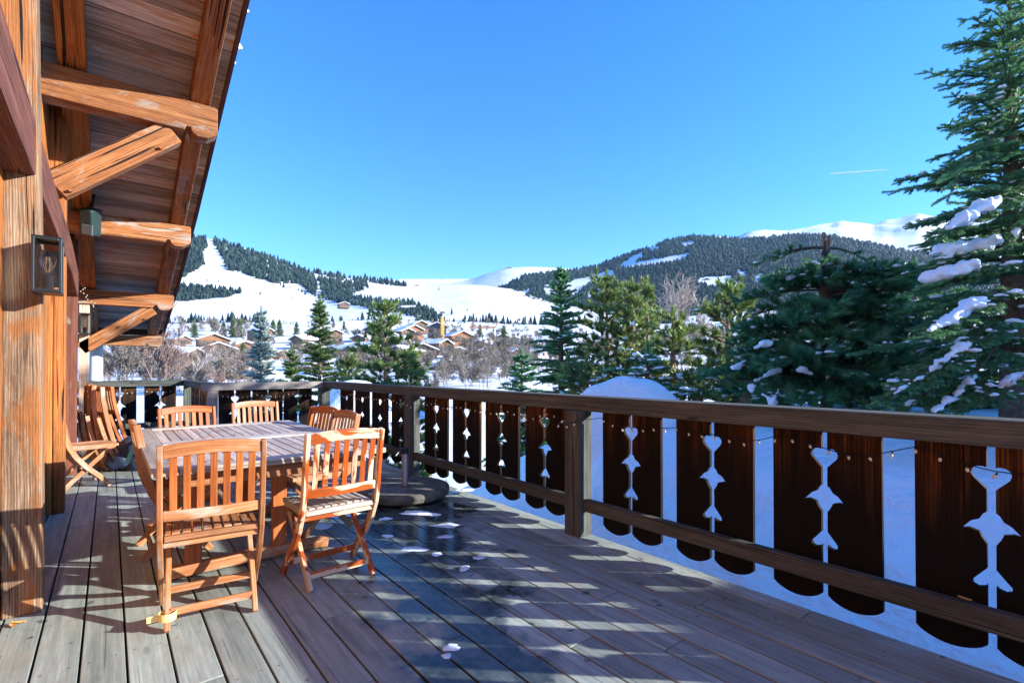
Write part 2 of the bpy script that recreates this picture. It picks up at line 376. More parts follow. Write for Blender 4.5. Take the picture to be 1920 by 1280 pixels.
# ================================================================== RAILINGS
PROF = [(.014, .93), (.014, .835), (.025, .838), (.044, .836), (.058, .825), (.063, .807), (.056, .789), (.014, .743),
        (.014, .65), (.025, .641), (.038, .617), (.062, .604), (.094, .567), (.068, .574), (.038, .565), (.030, .543), (.014, .518),
        (.014, .418), (.046, .377), (.060, .36), (.060, .343), (.042, .334), (.022, .340), (.014, .349), (.014, .10)]
def half_panel(s, half=.248, taper=0.0):
    p = [(d * random.uniform(.97, 1.03), z) for d, z in PROF]
    n = 12
    for i in range(1, n + 1):
        t = i / n; p.append((.014 + (half - .014) * t, .10 - .045 * math.sin(math.pi * t) ** .7 if i < n else .10))
    p.append((half + taper, .93))
    return [(s * d, z) for d, z in p]
def put_panel(parent, origin, xdir, ndir, mat=None):
    """origin: slot centre on deck level, xdir along the railing, ndir thickness direction"""
    for s in (-1, 1):
        pl = half_panel(s, .248 + random.uniform(-.006, .004), random.uniform(-.004, .004)); mb = MB()
        o = Vector(origin); xd = Vector(xdir); nd = Vector(ndir); r = random.random(); ou = random.random() * 9
        if s < 0: pl = pl[::-1]
        n = len(pl); vs = [o + xd * a + Vector((0, 0, z)) for a, z in pl]; vs += [v + nd * .024 for v in vs]
        uv1 = [(z + ou, a) for a, z in pl]
        fs = [tuple(range(n)), tuple(range(2 * n - 1, n - 1, -1))]; uvs = [uv1, uv1[::-1]]
        for i in range(n):
            j = (i + 1) % n; fs.append((j, i, i + n, j + n)); uvs.append([uv1[j], uv1[i], (uv1[i][0], uv1[i][1] + .024), (uv1[j][0], uv1[j][1] + .024)])
        mb.solid(vs, fs, uvs, r)
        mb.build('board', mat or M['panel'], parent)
def post(parent, x0, x1, y0, y1, z1=.93, mat='rail'):
    mb = MB(); mb.beam(((x0 + x1) / 2, (y0 + y1) / 2, 0.001), ((x0 + x1) / 2, (y0 + y1) / 2, z1), x1 - x0, y1 - y0, (0, 1, 0)); mb.build('post', M[mat], parent, bevel=.005)

R1 = empty('deck_railing', (2.80, 4, 0), label='long brown wooden railing with heart and bird cut-outs along the snow side of the deck', cat='railing', group='railings around the deck')
def P1(v): return Vector(v)
def child_fix(root):
    for c in root.children: c.matrix_parent_inverse = Matrix.Translation(-root.location)
mb = MB(); mb.beam((2.82, -2.4, .985), (2.82, 8.53, .985), .165, .11); mb.build('top_rail', M['rail'], R1, bevel=.008)
mb = MB()
for a, b in ((-2.4, 2.57), (2.73, 5.24), (5.40, 8.30)): mb.beam((2.765, a + .001, .235), (2.765, b - .001, .235), .055, .09)
mb.build('lower_rail', M['rail'], R1, bevel=.006)
for y in (2.57, 5.24, 8.30): post(R1, 2.70, 2.832, y, y + .155)
for y in (-2.05, -1.45, -.84, -.23, .378, .997, 1.606, 2.212, 3.097, 3.694, 4.283, 4.888, 5.763, 6.385, 6.99, 7.60, 8.03):
    if y == 8.03: continue
    put_panel(R1, (2.836, y, 0), (0, 1, 0), (1, 0, 0))
# braces carrying the outer boards
mb = MB(); mb.beam((2.90, -2.4, .60), (2.90, 8.5, .60), .02, .04)
child_fix(R1)
R2 = empty('deck_railing', (1.9, 8.38, 0), label='short grey railing with cut-out boards behind the dining table', cat='railing', group='railings around the deck')
mb = MB(); mb.beam((1.03, 8.43, .985), (2.735, 8.43, .985), .155, .11); mb.build('top_rail', M['railgrey'], R2, bevel=.008)
mb = MB(); mb.beam((1.24, 8.385, .235), (2.695, 8.385, .235), .055, .09); mb.build('lower_rail', M['railgrey'], R2, bevel=.006)
post(R2, 1.10, 1.235, 8.36, 8.50, mat='railgrey')
for x in (1.47, 1.925, 2.375):
    put_panel(R2, (x, 8.45, 0), (.86, 0, 0), (0, 1, 0))
child_fix(R2)
R3 = empty('deck_railing', (1.14, 9.8, 0), label='dark railing running away from the table towards the far corner of the deck', cat='railing', group='railings around the deck')
mb = MB(); mb.beam((1.155, 8.51, .985), (1.155, 11.30, .985), .155, .11); mb.build('top_rail', M['rail'], R3, bevel=.008)
mb = MB(); mb.beam((1.11, 8.505, .235), (1.11, 11.1, .235), .055, .09); mb.build('lower_rail', M['rail'], R3, bevel=.006)
for y in (8.85, 9.42, 9.99, 10.56): put_panel(R3, (1.165, y, 0), (0, .9, 0), (1, 0, 0))
post(R3, 1.09, 1.22, 11.12, 11.26)
child_fix(R3)
R4 = empty('deck_railing', (.2, 11.2, 0), label='brown railing at the far end of the deck behind the folded chairs', cat='railing', group='railings around the deck')
mb = MB(); mb.beam((-2.2, 11.22, .985), (1.075, 11.22, .985), .155, .11); mb.build('top_rail', M['rail'], R4, bevel=.008)
mb = MB(); mb.beam((-2.2, 11.17, .235), (1.085, 11.17, .235), .055, .09); mb.build('lower_rail', M['rail'], R4, bevel=.006)
for x in (.735, .145, -.445, -1.04, -1.64): put_panel(R4, (x, 11.22, 0), (.96, 0, 0), (0, 1, 0))
child_fix(R4)

def fairy(pts_fn, n, off, label):
    root = empty('fairy_lights', pts_fn(0), label=label, cat='string lights', group='fairy lights on the railings')
    pts = [Vector(pts_fn(i / (n * 2))) for i in range(n * 2 + 1)]
    mb = MB(); mb.tube(pts, .0022, 4, cap=False); mb.build('wire', M['wire'], root)
    bme = None
    for i in range(n):
        p = pts[2 * i + 1] + Vector((0, 0, -.016 + random.uniform(-.006, .006)))
        if bme is None:
            mb = MB(); mb.lathe([(0, .016), (.0035, .014), (.0035, .003)], n=6, m=0); mb.lathe([(.0035, .003), (.0062, 0), (.0066, -.007), (.004, -.014), (0, -.015)], n=8, m=1)
            o = mb.build('bulb', [M['wire'], M['bulb']], root); bme = o.data
        else:
            o = bpy.data.objects.new('bulb', bme); sc.collection.objects.link(o); o.parent = root
        o.location = p; o.rotation_euler = (random.uniform(-.6, .6), random.uniform(-.3, .3), 0)
    child_fix(root)
random.seed(8)
def f1(t):
    y = -.2 + 8.3 * t; ph = (y * 1.65) % 1.0
    return (2.812 if not (2.5 < y < 2.8 or 5.17 < y < 5.47) else 2.692, y, .885 - .05 * math.sin(math.pi * ph) + .012 * math.sin(y * 13))
fairy(f1, 96, 0, 'string of small white bulbs hung along the inside of the long railing')
fairy(lambda t: (1.26 + 1.42 * t, 8.33, .87 - .03 * abs(math.sin(t * 9))), 22, 0, 'string of small bulbs on the short railing behind the dining table')
fairy(lambda t: (1.06 - 1.7 * t, 11.13, .87 - .03 * abs(math.sin(t * 9))), 24, 0, 'string of small bulbs on the railing at the far end of the deck')

# ================================================================== CHALET
random.seed(11)
CH = empty('chalet', (-.3, 5, 0), label='timber chalet with orange larch posts and deep overhanging eaves beside the deck', cat='chalet')
RZ = [(-1, 5.85), (1, 5.12), (3, 4.38), (5.28, 3.60), (7.17, 2.95), (9.17, 2.36), (11.36, 1.86), (11.62, 1.80)]
def rz(y):
    for (a, za), (b, zb) in zip(RZ, RZ[1:]):
        if y <= b: return za + (zb - za) * (y - a) / (b - a)
    return RZ[-1][1]
# wall of upright boards set back behind the posts
mb = MB(); y = -2.5
while y < 9.0:
    w = random.uniform(.17, .23); mb.beam((-.435, y + w / 2, .0), (-.435, y + w / 2, rz(y + w) + .12), .04, w - .004, (0, 1, 0)); y += w
mb.build('wall', M['orange'], CH, bevel=.003)
mb = MB(); mb.box((-2.4, 9.05, .9), (3.9, .05, 1.9), axis=0); mb.build('end_wall', M['orange'], CH)
# posts
mb = MB(); mb.curve([(-.335, 3.585, 0), (-.342, 3.585, .8), (-.345, 3.59, 1.6), (-.362, 3.585, 2.4), (-.39, 3.585, 4.15)], .15, .15, (0, 1, 0)); mb.build('post', M['old'], CH, bevel=.012)
mb = MB(); mb.beam((-.425, 3.62, 0), (-.425, 3.62, 2.4), .03, .13, (0, 1, 0)); mb.build('post', M['orange'], CH, bevel=.004)
mb = MB(); mb.beam((-.335, 5.88, 0), (-.34, 5.88, 3.5), .078, .16, (0, 1, 0)); mb.build('post', M['orange'], CH, bevel=.008)
mb = MB(); mb.beam((-.415, 5.885, 0), (-.415, 5.885, 3.5), .075, .16, (0, 1, 0)); mb.build('post', M['orange'], CH, bevel=.006)
mb = MB(); mb.beam((-.345, 7.88, 0), (-.345, 7.88, 2.9), .10, .16, (0, 1, 0)); mb.build('post', M['red'], CH, bevel=.008)
mb = MB(); mb.beam((-.275, 9.2, 0), (-.275, 9.2, 2.2), .11, .16, (0, 1, 0)); mb.build('post', M['pale'], CH, bevel=.008)
# heavy red-brown rail running along the posts
mb = MB(); mb.curve([(-.375, -1.0, 2.36), (-.375, 2.0, 2.37), (-.372, 5.2, 2.37), (-.366, 6.6, 2.34), (-.36, 7.72, 2.22)], .29, .15, (1, 0, 0)); mb.build('wall_plate', M['red'], CH, bevel=.012)
# short knee between plate and second post
mb = MB(); mb.beam((-.37, 4.35, 1.98), (-.37, 5.79, 1.55), .10, .16); 
def purlin(Y, zt, h, w=.17, mat='beam'):
    z0 = zt - h; prof = [(-2.2, z0), (.50, z0 + .015), (.515, z0 + .05), (.545, z0 + .055), (.56, z0 + .01), (.60, z0 - .015), (.68, z0 - .012), (.74, z0 + .03), (.755, z0 + .05), (.755, zt - .015), (.74, zt), (-2.2, zt - .03)]
    n = len(prof); vs = [(x, Y - w / 2, z) for x, z in prof] + [(x, Y + w / 2, z) for x, z in prof]
    ou = random.random() * 9; uv = [(x + ou, z) for x, z in prof]; mb = MB()
    fs = [tuple(range(n)), tuple(range(2 * n - 1, n - 1, -1))]; uvs = [uv, uv[::-1]]
    for i in range(n):
        j = (i + 1) % n; fs.append((j, i, i + n, j + n)); uvs.append([(uv[j][0], 2), (uv[i][0], 2), (uv[i][0], 2 + w), (uv[j][0], 2 + w)])
    mb.solid(vs, fs, uvs, random.random()); mb.build('purlin', M[mat], CH, bevel=.006)
purlin(1.3, 5.01, .27); purlin(3.3, 4.27, .27); purlin(5.28, 3.60, .28); purlin(7.17, 2.945, .24); purlin(9.17, 2.355, .22); purlin(11.36, 1.85, .2)
# braces
def brace(a, b, w, h):
    mb = MB(); mb.beam(a, b, w, h); br = mb.build('brace', M['beam'], CH, bevel=.006)
    a = Vector(a); b = Vector(b)
    for f in (.1, .86):
        p = a.lerp(b, f) + Vector((.02, 0, -h / 2 + .012)); mb = MB(); mb.tube([p + Vector((0, -w / 2 - .03, 0)), p + Vector((0, -w / 2, 0))], .013, 8); mb.build('peg', M['beam'], br)
brace((-.34, 5.29, 2.66), (.42, 5.29, 3.31), .12, .20)
brace((-.31, 9.18, 1.52), (.50, 9.18, 2.135), .12, .17)
# rafters under the boards
for x, w, nm in ((-.242, .175, 'a'), (.625, .145, 'b'), (-1.3, .16, 'c')):
    ys = [-1, 1, 3, 5.28, 7.17, 9.17, 11.36, 11.60]
    for a, b in zip(ys[:-2], ys[1:-1]):
        b2 = b if b < 11 else 11.58
        mb = MB(); mb.beam((x, a, rz(a) + .09), (x, b2, rz(b2) + .09), w, .175); mb.build('rafter', M['orange'] if nm == 'a' else M['beam'], CH, bevel=.007)
# roof boards
mb = MB(); y = -1.0
while y < 11.6:
    w = random.uniform(.13, .19); e = min(11.64, y + w)
    dz = random.uniform(0, .006); ym = (y + e) / 2
    d = Vector((0, e - y, rz(e) - rz(y))).normalized(); nrm = d.cross(Vector((1, 0, 0))); nrm = nrm if nrm.z > 0 else -nrm
    mb.beam((-2.4, ym, rz(ym) + .195 + dz), (.80, ym, rz(ym) + .195 + dz), (e - y) * 1.03 - .002, .022, nrm); y = e
mb.build('roof_boards', M['soffit'], CH)
mb = MB()
for (a, za), (b, zb) in zip(RZ, RZ[1:]): mb.beam((.815, a, za + .215), (.815, b, zb + .215), .028, .17)
mb.build('bargeboard', M['barge'], CH)
mb = MB()
for (a, za), (b, zb) in zip(RZ, RZ[1:]): mb.beam((-.78, a, za + .255), (-.78, b, zb + .255), 3.17, .05)
mb.build('roof_covering', M['roofbr'], CH)
mb = MB(); mb.beam((-2.4, 11.66, 1.96), (.83, 11.66, 1.96), .03, .17); mb.build('fascia', M['barge'], CH)
mb = MB()
for (a, za), (b, zb) in zip(RZ, RZ[1:]): mb.beam((-.80, a, za + .42), (-.80, b, zb + .42), 3.1, .27)
mb.build('roof_snow', M['snowfine'], CH, bevel=.08)
child_fix(CH)

mb = MB(); mb.lathe([(.001, 3.0), (.085, 3.0), (.095, 2.2), (.10, 1.3), (.105, 0), (.11, -.6)][::-1], (-.19, 11.75, 0), 24)
tag(mb.build('plaster_pillar', M['plaster'], smooth=True), 'round white plaster pillar under the low end of the eaves', 'pillar')

# lanterns
def lantern(loc, s, label, rzv=0, front=False):
    r = empty('wall_lantern', loc, rzv, label, 'lantern', 'box lanterns on the chalet posts')
    w, d, h, e = .112 * s, .15 * s, .265 * s, .012 * s
    mb = MB()
    for sx in (-1, 1):
        for sy in (-1, 1): mb.beam((sx * (w - e) / 2, sy * (d - e) / 2, -h / 2), (sx * (w - e) / 2, sy * (d - e) / 2, h / 2), e, e, (0, 1, 0))
    for sz in (-1, 1):
        for sy in (-1, 1): mb.box((0, sy * (d - e) / 2, sz * (h - e) / 2), (w - 2 * e, e, e), axis=0)
        for sx in (-1, 1): mb.box((sx * (w - e) / 2, 0, sz * (h - e) / 2), (e, d - 2 * e, e), axis=1)
    mb.box((0, 0, h / 2 + .003), (w * 1.02, d * 1.02, .005)); mb.box((0, 0, -h / 2 - .003), (w * 1.02, d * 1.02, .005))
    mb.build('frame', M['black'], r, bevel=.0015)
    mb = MB(); mb.box(((-w / 2 - .008, 0, 0) if not front else (0, d / 2 + .008, 0)), ((.012, d * .7, h * .7) if not front else (w * .7, .012, h * .7)), axis=2); mb.build('back_plate', M['black'], r)
    mb = MB()
    for sy in (-1, 1): mb.box((0, sy * (d / 2 - e * .6), 0), (w - 2 * e, .002, h - 2 * e), axis=2)
    mb.box((w / 2 - e * .6, 0, 0), (.002, d - 2 * e, h - 2 * e), axis=2); mb.build('pane', M['glass'], r)
    mb = MB(); mb.lathe([(0, -h / 2 + .005), (.021 * s, -h / 2 + .005), (.021 * s, -h / 2 + .085 * s), (0, -h / 2 + .087 * s)], n=20); mb.build('socket', M['wire'], r)
    z = -h / 2 + .088 * s
    mb = MB(); mb.lathe([(.012 * s, z), (.016 * s, z + .02 * s), (.030 * s, z + .06 * s), (.033 * s, z + .08 * s), (.026 * s, z + .105 * s), (.01 * s, z + .118 * s), (0, z + .12 * s)], n=20)
    b = mb.build('bulb', M['glass'], r, smooth=True)
    mb = MB()
    for k in range(6):
        a = k * math.pi / 3; mb.tube([(.005 * s * math.cos(a), .005 * s * math.sin(a), z + .015 * s), (.014 * s * math.cos(a), .014 * s * math.sin(a), z + .05 * s), (.006 * s * math.cos(a), .006 * s * math.sin(a), z + .09 * s)], .0009, 4, cap=False)
    mb.build('filament', M['brass'], b)
lantern((-.243, 3.415, 1.755), 1.0, 'black glass box lantern with a large bulb on the nearest post', front=True)
lantern((-.262, 9.02, 1.86), 1.05, 'small distant black lantern on the pale post under the far brace')

# loudspeaker under the eaves
sp = empty('loudspeaker', pt(168, 415, 5.35), -.35, 'dark green and grey outdoor loudspeaker hung under the eaves', 'loudspeaker')
mb = MB(); w, h, d = .15, .29, .16
vs = [(-w / 2, d / 2, h / 2), (w / 2, d / 2, h / 2), (w / 2, d / 2, -h / 2), (-w / 2, d / 2, -h / 2), (-w * .42, -d / 2, h * .42), (w * .42, -d / 2, h * .42), (w * .42, -d * .35, -h / 2), (-w * .42, -d * .35, -h / 2)]
mb.solid(vs, [(3, 2, 1, 0), (4, 5, 6, 7), (0, 1, 5, 4), (1, 2, 6, 5), (2, 3, 7, 6), (3, 0, 4, 7)], [[(0, 0)] * 4] * 6)
mb.build('cabinet', M['speaker'], sp, bevel=.018)
mb = MB(); mb.box((.03, -d * .50, -.085), (.105, .016, .105), axis=2); mb.build('grille', M['spkgrille'], sp, bevel=.006)
mb = MB(); mb.beam((0, .02, h / 2), (0, .05, h / 2 + .14), .03, .01, (0, 1, 0)); mb.build('bracket', M['black'], sp)
sp.rotation_euler = (.25, .18, -.5)
# small white knobs on the soffit
for i, (u, v, D, lb) in enumerate(((255, 165, 4.9, 'tiny white spotlight on the roof boards above the near brace'), (243, 401, 6.6, 'tiny white spotlight on the dark roof boards near the loudspeaker'))):
    r = empty('soffit_knob', pt(u, v, D), 0, lb, 'knob', 'tiny knobs under the eaves')
    mb = MB(); mb.lathe([(0, .012), (.018, .008), (.022, -.012), (.014, -.024), (0, -.028)], n=14); mb.build('knob_head', M['plaster'], r, smooth=True)
    mb = MB(); mb.tube([(0, 0, .0), (.0, .03, .07)], .006, 6); mb.build('stem', M['black'], r)
# small cluster of fairy bulbs by the far post
mb = MB(); random.seed(4); q = pt(150, 545, 6.6)
root = empty('fairy_lights', q, label='small tangle of white bulbs hanging by the third post', cat='string lights', group='fairy lights on the railings')
prev = Vector((0, 0, .18)); pp = [prev]
for i in range(16):
    prev = prev + Vector((random.uniform(-.03, .045), random.uniform(-.02, .02), -.024)); pp.append(prev)
mb.tube(pp, .002, 4, cap=False); mb.build('wire', M['wire'], root)
for p in pp:
    mb = MB(); mb.lathe([(0, .009), (.008, 0), (0, -.009)], p + Vector((random.uniform(-.015, .015), 0, 0)), n=6); mb.build('bulb', M['bulb'], root)
# bits of ice on the roof edge
def lump(name, loc, r, mat, seed, label, cat, group=None, sq=(1, 1, 1), amp=.35, sub=3, kind=None, parent=None):
    bm = bmesh.new(); bmesh.ops.create_icosphere(bm, subdivisions=sub, radius=1)
    for v in bm.verts:
        n = noise.fractal(v.co * 1.4 + Vector((seed * 7.3, 0, 0)), 1, 2, 3); v.co *= 1 + amp * n
        v.co = Vector((v.co.x * sq[0] * r, v.co.y * sq[1] * r, v.co.z * sq[2] * r))
    me = bpy.data.meshes.new(name); bm.to_mesh(me); bm.free(); me.materials.append(mat)
    for p in me.polygons: p.use_smooth = True
    o = bpy.data.objects.new(name, me); sc.collection.objects.link(o); o.location = loc
    if parent: o.parent = parent
    return tag(o, label, cat, group, kind)
for i, (y, r, lb) in enumerate(((4.02, .015, 'highest speck of ice on the roof edge'), (4.42, .014, 'second speck of ice down the roof edge'), (4.76, .028, 'largest lump of ice on the roof edge'), (4.93, .014, 'lowest speck of ice on the roof edge'))):
    lump('ice_chunk', (.838, y, rz(y) + .20), r, M['snowfine'], i, lb, 'ice', 'bits of ice on the roof edge')

# ================================================================== FURNITURE
def chair(loc, rzv, label, mats=('teak', 'teak', 'teak'), cat='chair', group='folding teak chairs around the table', seed=1, tape=False):
    random.seed(seed)
    r = empty('folding_chair', loc, rzv, label, cat, group); fr, sl, se = (M[k] for k in mats)
    bz = .55
    for s in (-1, 1):
        mb = MB(); mb.curve([(s * .218, y, z) for y, z in ((-.255, .885), (-.232, .76), (-.212, .64), (-.198, .54), (-.172, .44), (-.115, .33), (-.03, .22), (.08, .11), (.165, .002))], [.040, .042, .044, .046, .048, .048, .046, .044, .042], .024, (1, 0, 0)); mb.build('back_post', fr, r, bevel=.004)
        mb = MB(); mb.curve([(s * .186, y, z) for y, z in ((.21, .425), (.13, .36), (.04, .27), (-.05, .18), (-.14, .09), (-.215, .002))], .042, .024, (1, 0, 0)); lg = mb.build('leg', fr, r, bevel=.004)
        if tape and s < 0:
            mb = MB(); mb.lathe([(.034, .05), (.037, .05), (.037, .085), (.034, .085)], (s * .186, -.18, 0), 20); mb.box((s * .186 - .055, -.175, .062), (.05, .004, .028), axis=0); mb.build('tape', M['tape'], lg)
    n = 9; top = []
    for i in range(n):
        x = -.205 + .41 * i / (n - 1); q = 1 - (x / .205) ** 2; top.append((x, -.250 - .022 * q, .853 + .018 * q))
    mb = MB(); mb.curve(top, .022, .062, (0, -.12, 1)); mb.build('top_rail', fr, r, bevel=.004)
    low = [(x, -.200 - .020 * (1 - (x / .205) ** 2), .545) for x in [-.205 + .41 * i / 8 for i in range(9)]]
    mb = MB(); mb.curve(low, .020, .050, (0, -.12, 1)); mb.build('back_rail', fr, r, bevel=.004)
    for i in range(7):
        x = -.165 + .055 * i; q = 1 - (x / .205) ** 2
        mb = MB(); mb.curve([(x, -.200 - .020 * q, .568), (x, -.215 - .021 * q - .004, .70), (x, -.247 - .021 * q, .825 + .018 * q)], .009, .031, (1, 0, 0)); mb.build('slat', sl, r, bevel=.002)
    mb = MB(); zs = .440
    for y in (-.165, .225): mb.beam((-.20, y, zs - .012), (.20, y, zs - .012), .034, .026)
    for s in (-1, 1): mb.beam((s * .188, -.147, zs - .018), (s * .188, .207, zs - .018), .022, .044)
    for i in range(8):
        x = -.155 + .0443 * i; mb.curve([(x, -.147, zs + .001), (x, -.02, zs - .008), (x, .10, zs - .008), (x, .207, zs + .001)], .012, .034, (1, 0, 0))
    mb.build('seat', se, r, bevel=.002)
    for (y, z, w) in ((-.165, .075, .35), (.10, .085, .41), (-.155, .40, .41)):
        mb = MB(); mb.beam((-w / 2, y, z), (w / 2, y, z), .018, .036); mb.build('stretcher', fr, r, bevel=.003)
    return r
chair((.425, 3.06, 0), -.10, 'folding chair nearest the camera, its back to us, yellow tape on its left foot', ('teak', 'teakred', 'teak'), seed=1, tape=True)
chair((1.055, 3.10, 0), .04, 'chair with dark wet streaks on its slats at the near right corner of the table', ('teakwet', 'teakwet', 'teakgrey'), seed=2)
chair((.385, 4.22, 0), -math.pi / 2 + .03, 'folding chair seen edge-on at the left long side of the table', ('teak', 'teak', 'teak'), seed=3)
chair((.60, 5.26, 0), math.pi + .14, 'reddish orange chair behind the table, left of the pair facing us', ('teakred', 'teakred', 'teak'), seed=4)
chair((1.24, 5.68, 0), math.pi + .06, 'pale tan chair behind the table, right of the pair facing us', ('teak', 'teak', 'teak'), seed=5)
chair((1.30, 4.62, 0), math.pi / 2 + .22, 'golden chair on the right side of the table, farther of the two there', ('teakred', 'teak', 'teak'), seed=6)
chair((1.275, 4.08, 0), math.pi / 2 + .08, 'brown chair on the right side of the table, nearer of the two there', ('teak', 'teakgrey', 'teak'), seed=7)
chair((-.20, 7.05, 0), -math.pi / 2 + .25, 'half hidden folding chair standing by the chalet wall in front of the folded ones', ('teak', 'teak', 'teak'), seed=8, group=None)

def folded(loc, rzv, tilt, label, seed, mats=('teak', 'teak')):
    random.seed(seed); r = empty('folded_chair', loc, rzv, label, 'folded chair', 'folded chairs leaning on the chalet wall'); fr, sl = (M[k] for k in mats)
    r.rotation_euler = (tilt, 0, rzv)
    for s in (-1, 1):
        mb = MB(); mb.curve([(s * .218, y, z) for y, z in ((-.06, 1.06), (-.02, .90), (.0, .75), (.02, .55), (.03, .35), (.01, .15), (-.04, .0))], .044, .024, (1, 0, 0)); mb.build('back_post', fr, r, bevel=.004)
        mb = MB(); mb.curve([(s * .188, y, z) for y, z in ((.075, .72), (.085, .5), (.08, .3), (.05, .14), (.02, .03))], .04, .024, (1, 0, 0)); mb.build('leg', fr, r, bevel=.004)
    for z, y in ((1.03, -.055), (.72, .0)):
        mb = MB(); mb.curve([(x, y - .02 * (1 - (x / .205) ** 2), z) for x in [-.205 + .41 * i / 6 for i in range(7)]], .02, .058, (0, -.1, 1)); mb.build('back_rail', fr, r, bevel=.003)
    for i in range(7):
        x = -.165 + .055 * i; mb = MB(); mb.curve([(x, -.015, .745), (x, -.035, .88), (x, -.065, 1.0)], .009, .031, (1, 0, 0)); mb.build('slat', sl, r, bevel=.002)
    mb = MB()
    for s in (-1, 1): mb.beam((s * .15, .055, .34), (s * .15, .065, .72), .022, .04, (0, 1, 0))
    for i in range(7): x = -.12 + .04 * i; mb.beam((x, .06, .35), (x, .07, .71), .03, .012, (0, 1, 0))
    mb.build('seat', sl, r, bevel=.002)
    for z in (.10, .2): mb = MB(); mb.beam((-.19, .03, z), (.19, .03, z), .018, .034); mb.build('stretcher', fr, r)
    return r
folded((.13, 7.95, 0), math.pi / 2 + .25, -.30, 'folded chair leaning furthest out from the chalet wall', 21, ('teak', 'teakred'))
folded((-.01, 8.02, 0), math.pi / 2 + .18, -.22, 'folded chair in the middle of the leaning stack by the wall', 22)
folded((.20, 8.65, 0), math.pi / 2 + .5, -.36, 'folded chair with curved back behind the leaning stack, nearest the far railing', 23, ('teakred', 'teak'))
folded((-.10, 8.25, 0), math.pi / 2 + .1, -.15, 'folded chair of the leaning stack closest to the chalet wall', 24)

# table
random.seed(31)
T = empty('garden_table', (.78, 4.11, 0), .0, 'large weathered slatted teak dining table with a split top', 'table')
X0, X1, Y0, Y1 = .16 - .78, 1.38 - .78, 3.0 - 4.11, 5.22 - 4.11
mb = MB(); fw = .115; zt = .725
for x in (X0 + fw / 2, X1 - fw / 2): mb.beam((x, Y0, zt), (x, Y1, zt), fw, .032)
for y in (Y0 + fw / 2, Y1 - fw / 2, .0): mb.beam((X0 + fw + .002, y, zt), (X1 - fw - .002, y, zt), fw if y else .17, .032)
n = 15; wx = (X1 - X0 - 2 * fw - .004) / n
for i in range(n):
    x = X0 + fw + .002 + wx * (i + .5)
    for a, b in ((Y0 + fw + .003, -.088), (.088, Y1 - fw - .003)): mb.beam((x, a, zt - .002), (x, b, zt - .002), wx - .007, .022)
mb.build('tabletop', M['teakgrey'], T, bevel=.004)
mb = MB()
for y in (Y0 + .12, Y1 - .12): mb.beam((X0 + .10, y, .665), (X1 - .10, y, .665), .026, .085)
for x in (X0 + .12, X1 - .12): mb.beam((x, Y0 + .135, .665), (x, Y1 - .135, .665), .026, .085)
mb.build('apron', M['teak'], T, bevel=.003)
for y in (-.55, .55):
    mb = MB(); mb.curve([(-.56, y, .035), (-.50, y, .045), (0, y, .05), (.36, y, .045), (.42, y, .035)], .07, .062, (0, 1, 0)); f = mb.build('foot', M['teak'], T, bevel=.012)
    for x in (-.38, .10):
        mb = MB(); mb.beam((x, y, .082), (x, y, .62), .085, .055, (0, 1, 0)); mb.build('leg', M['teakred'], T, bevel=.005)
mb = MB(); mb.beam((-.14, -.52, .30), (-.14, .52, .30), .06, .03); mb.build('stretcher', M['teak'], T, bevel=.004)

# parasol base
PB = empty('parasol_base', (2.245, 4.46, 0), 0, 'round mossy concrete parasol base with a short steel tube', 'parasol base')
mb = MB(); mb.lathe([(.0, .012), (.38, .012), (.425, .035), (.435, .075), (.43, .10), (.41, .112), (.06, .118), (0, .118)], n=56); mb.build('disc', M['stone'], PB, smooth=False, bevel=.004)
mb = MB(); mb.lathe([(0, .118), (.030, .118), (.030, .44), (.0, .44)], n=24); mb.build('tube', M['steel'], PB, smooth=False)
mb = MB(); mb.lathe([(.031, .42), (.037, .42), (.037, .475), (.024, .478), (.024, .44)], n=24); co = mb.build('collar', M['black'], PB)
mb = MB(); mb.tube([(-.03, -.02, .455), (-.09, -.05, .45), (-.13, -.065, .42)], .009, 8); mb.build('handle', M['black'], co)

# bag
BG = empty('bag', (.42, 7.75, 0), 0, 'dark blue fabric bag slumped on the deck behind the table', 'bag')
o = lump('bag_body', (0, 0, .23), .30, M['tarp'], 3, None, None, sq=(1.1, .8, .8), amp=.45, parent=BG)
o = lump('side_pocket', (-.28, .1, .16), .2, M['tarp'], 8, None, None, sq=(1, .8, .9), amp=.5, parent=BG)
mb = MB(); mb.curve([(-.25, -.22, .12), (-.18, -.26, .36), (.0, -.22, .47), (.15, -.2, .44), (.27, -.16, .3)], .045, .008, (0, 1, 0)); mb.build('strap', M['speaker'], BG, bevel=.002)

# snow, ice and leaves on the deck
def flake(name, loc, rx, ry, h, rot, mat, seed, label, cat, group):
    bm = bmesh.new(); n = 40; rings = 7; c = bm.verts.new((0, 0, h)); prev = None
    for k in range(1, rings + 1):
        rr = k / rings; ring = []
        for i in range(n):
            a = 2 * math.pi * i / n; w = 1 + .55 * noise.fractal(Vector((math.cos(a) * .8, math.sin(a) * .8, seed * 3.7)), .8, 2.3, 6)
            x, y = rx * rr * w * math.cos(a), ry * rr * w * math.sin(a)
            z = h * max(0, 1 - rr ** 2) * (1 + .8 * noise.noise(Vector((x * 25, y * 25, seed)))) if k < rings else -.001
            ring.append(bm.verts.new((x, y, z)))
        for i in range(n):
            j = (i + 1) % n
            if prev is None: bm.faces.new((c, ring[i], ring[j]))
            else: bm.faces.new((prev[i], ring[i], ring[j], prev[j]))
        prev = ring
    me = bpy.data.meshes.new(name); bm.to_mesh(me); bm.free(); me.materials.append(mat)
    for p in me.polygons: p.use_smooth = True
    o = bpy.data.objects.new(name, me); sc.collection.objects.link(o); o.location = loc; o.rotation_euler = (0, 0, rot)
    return tag(o, label, cat, group)
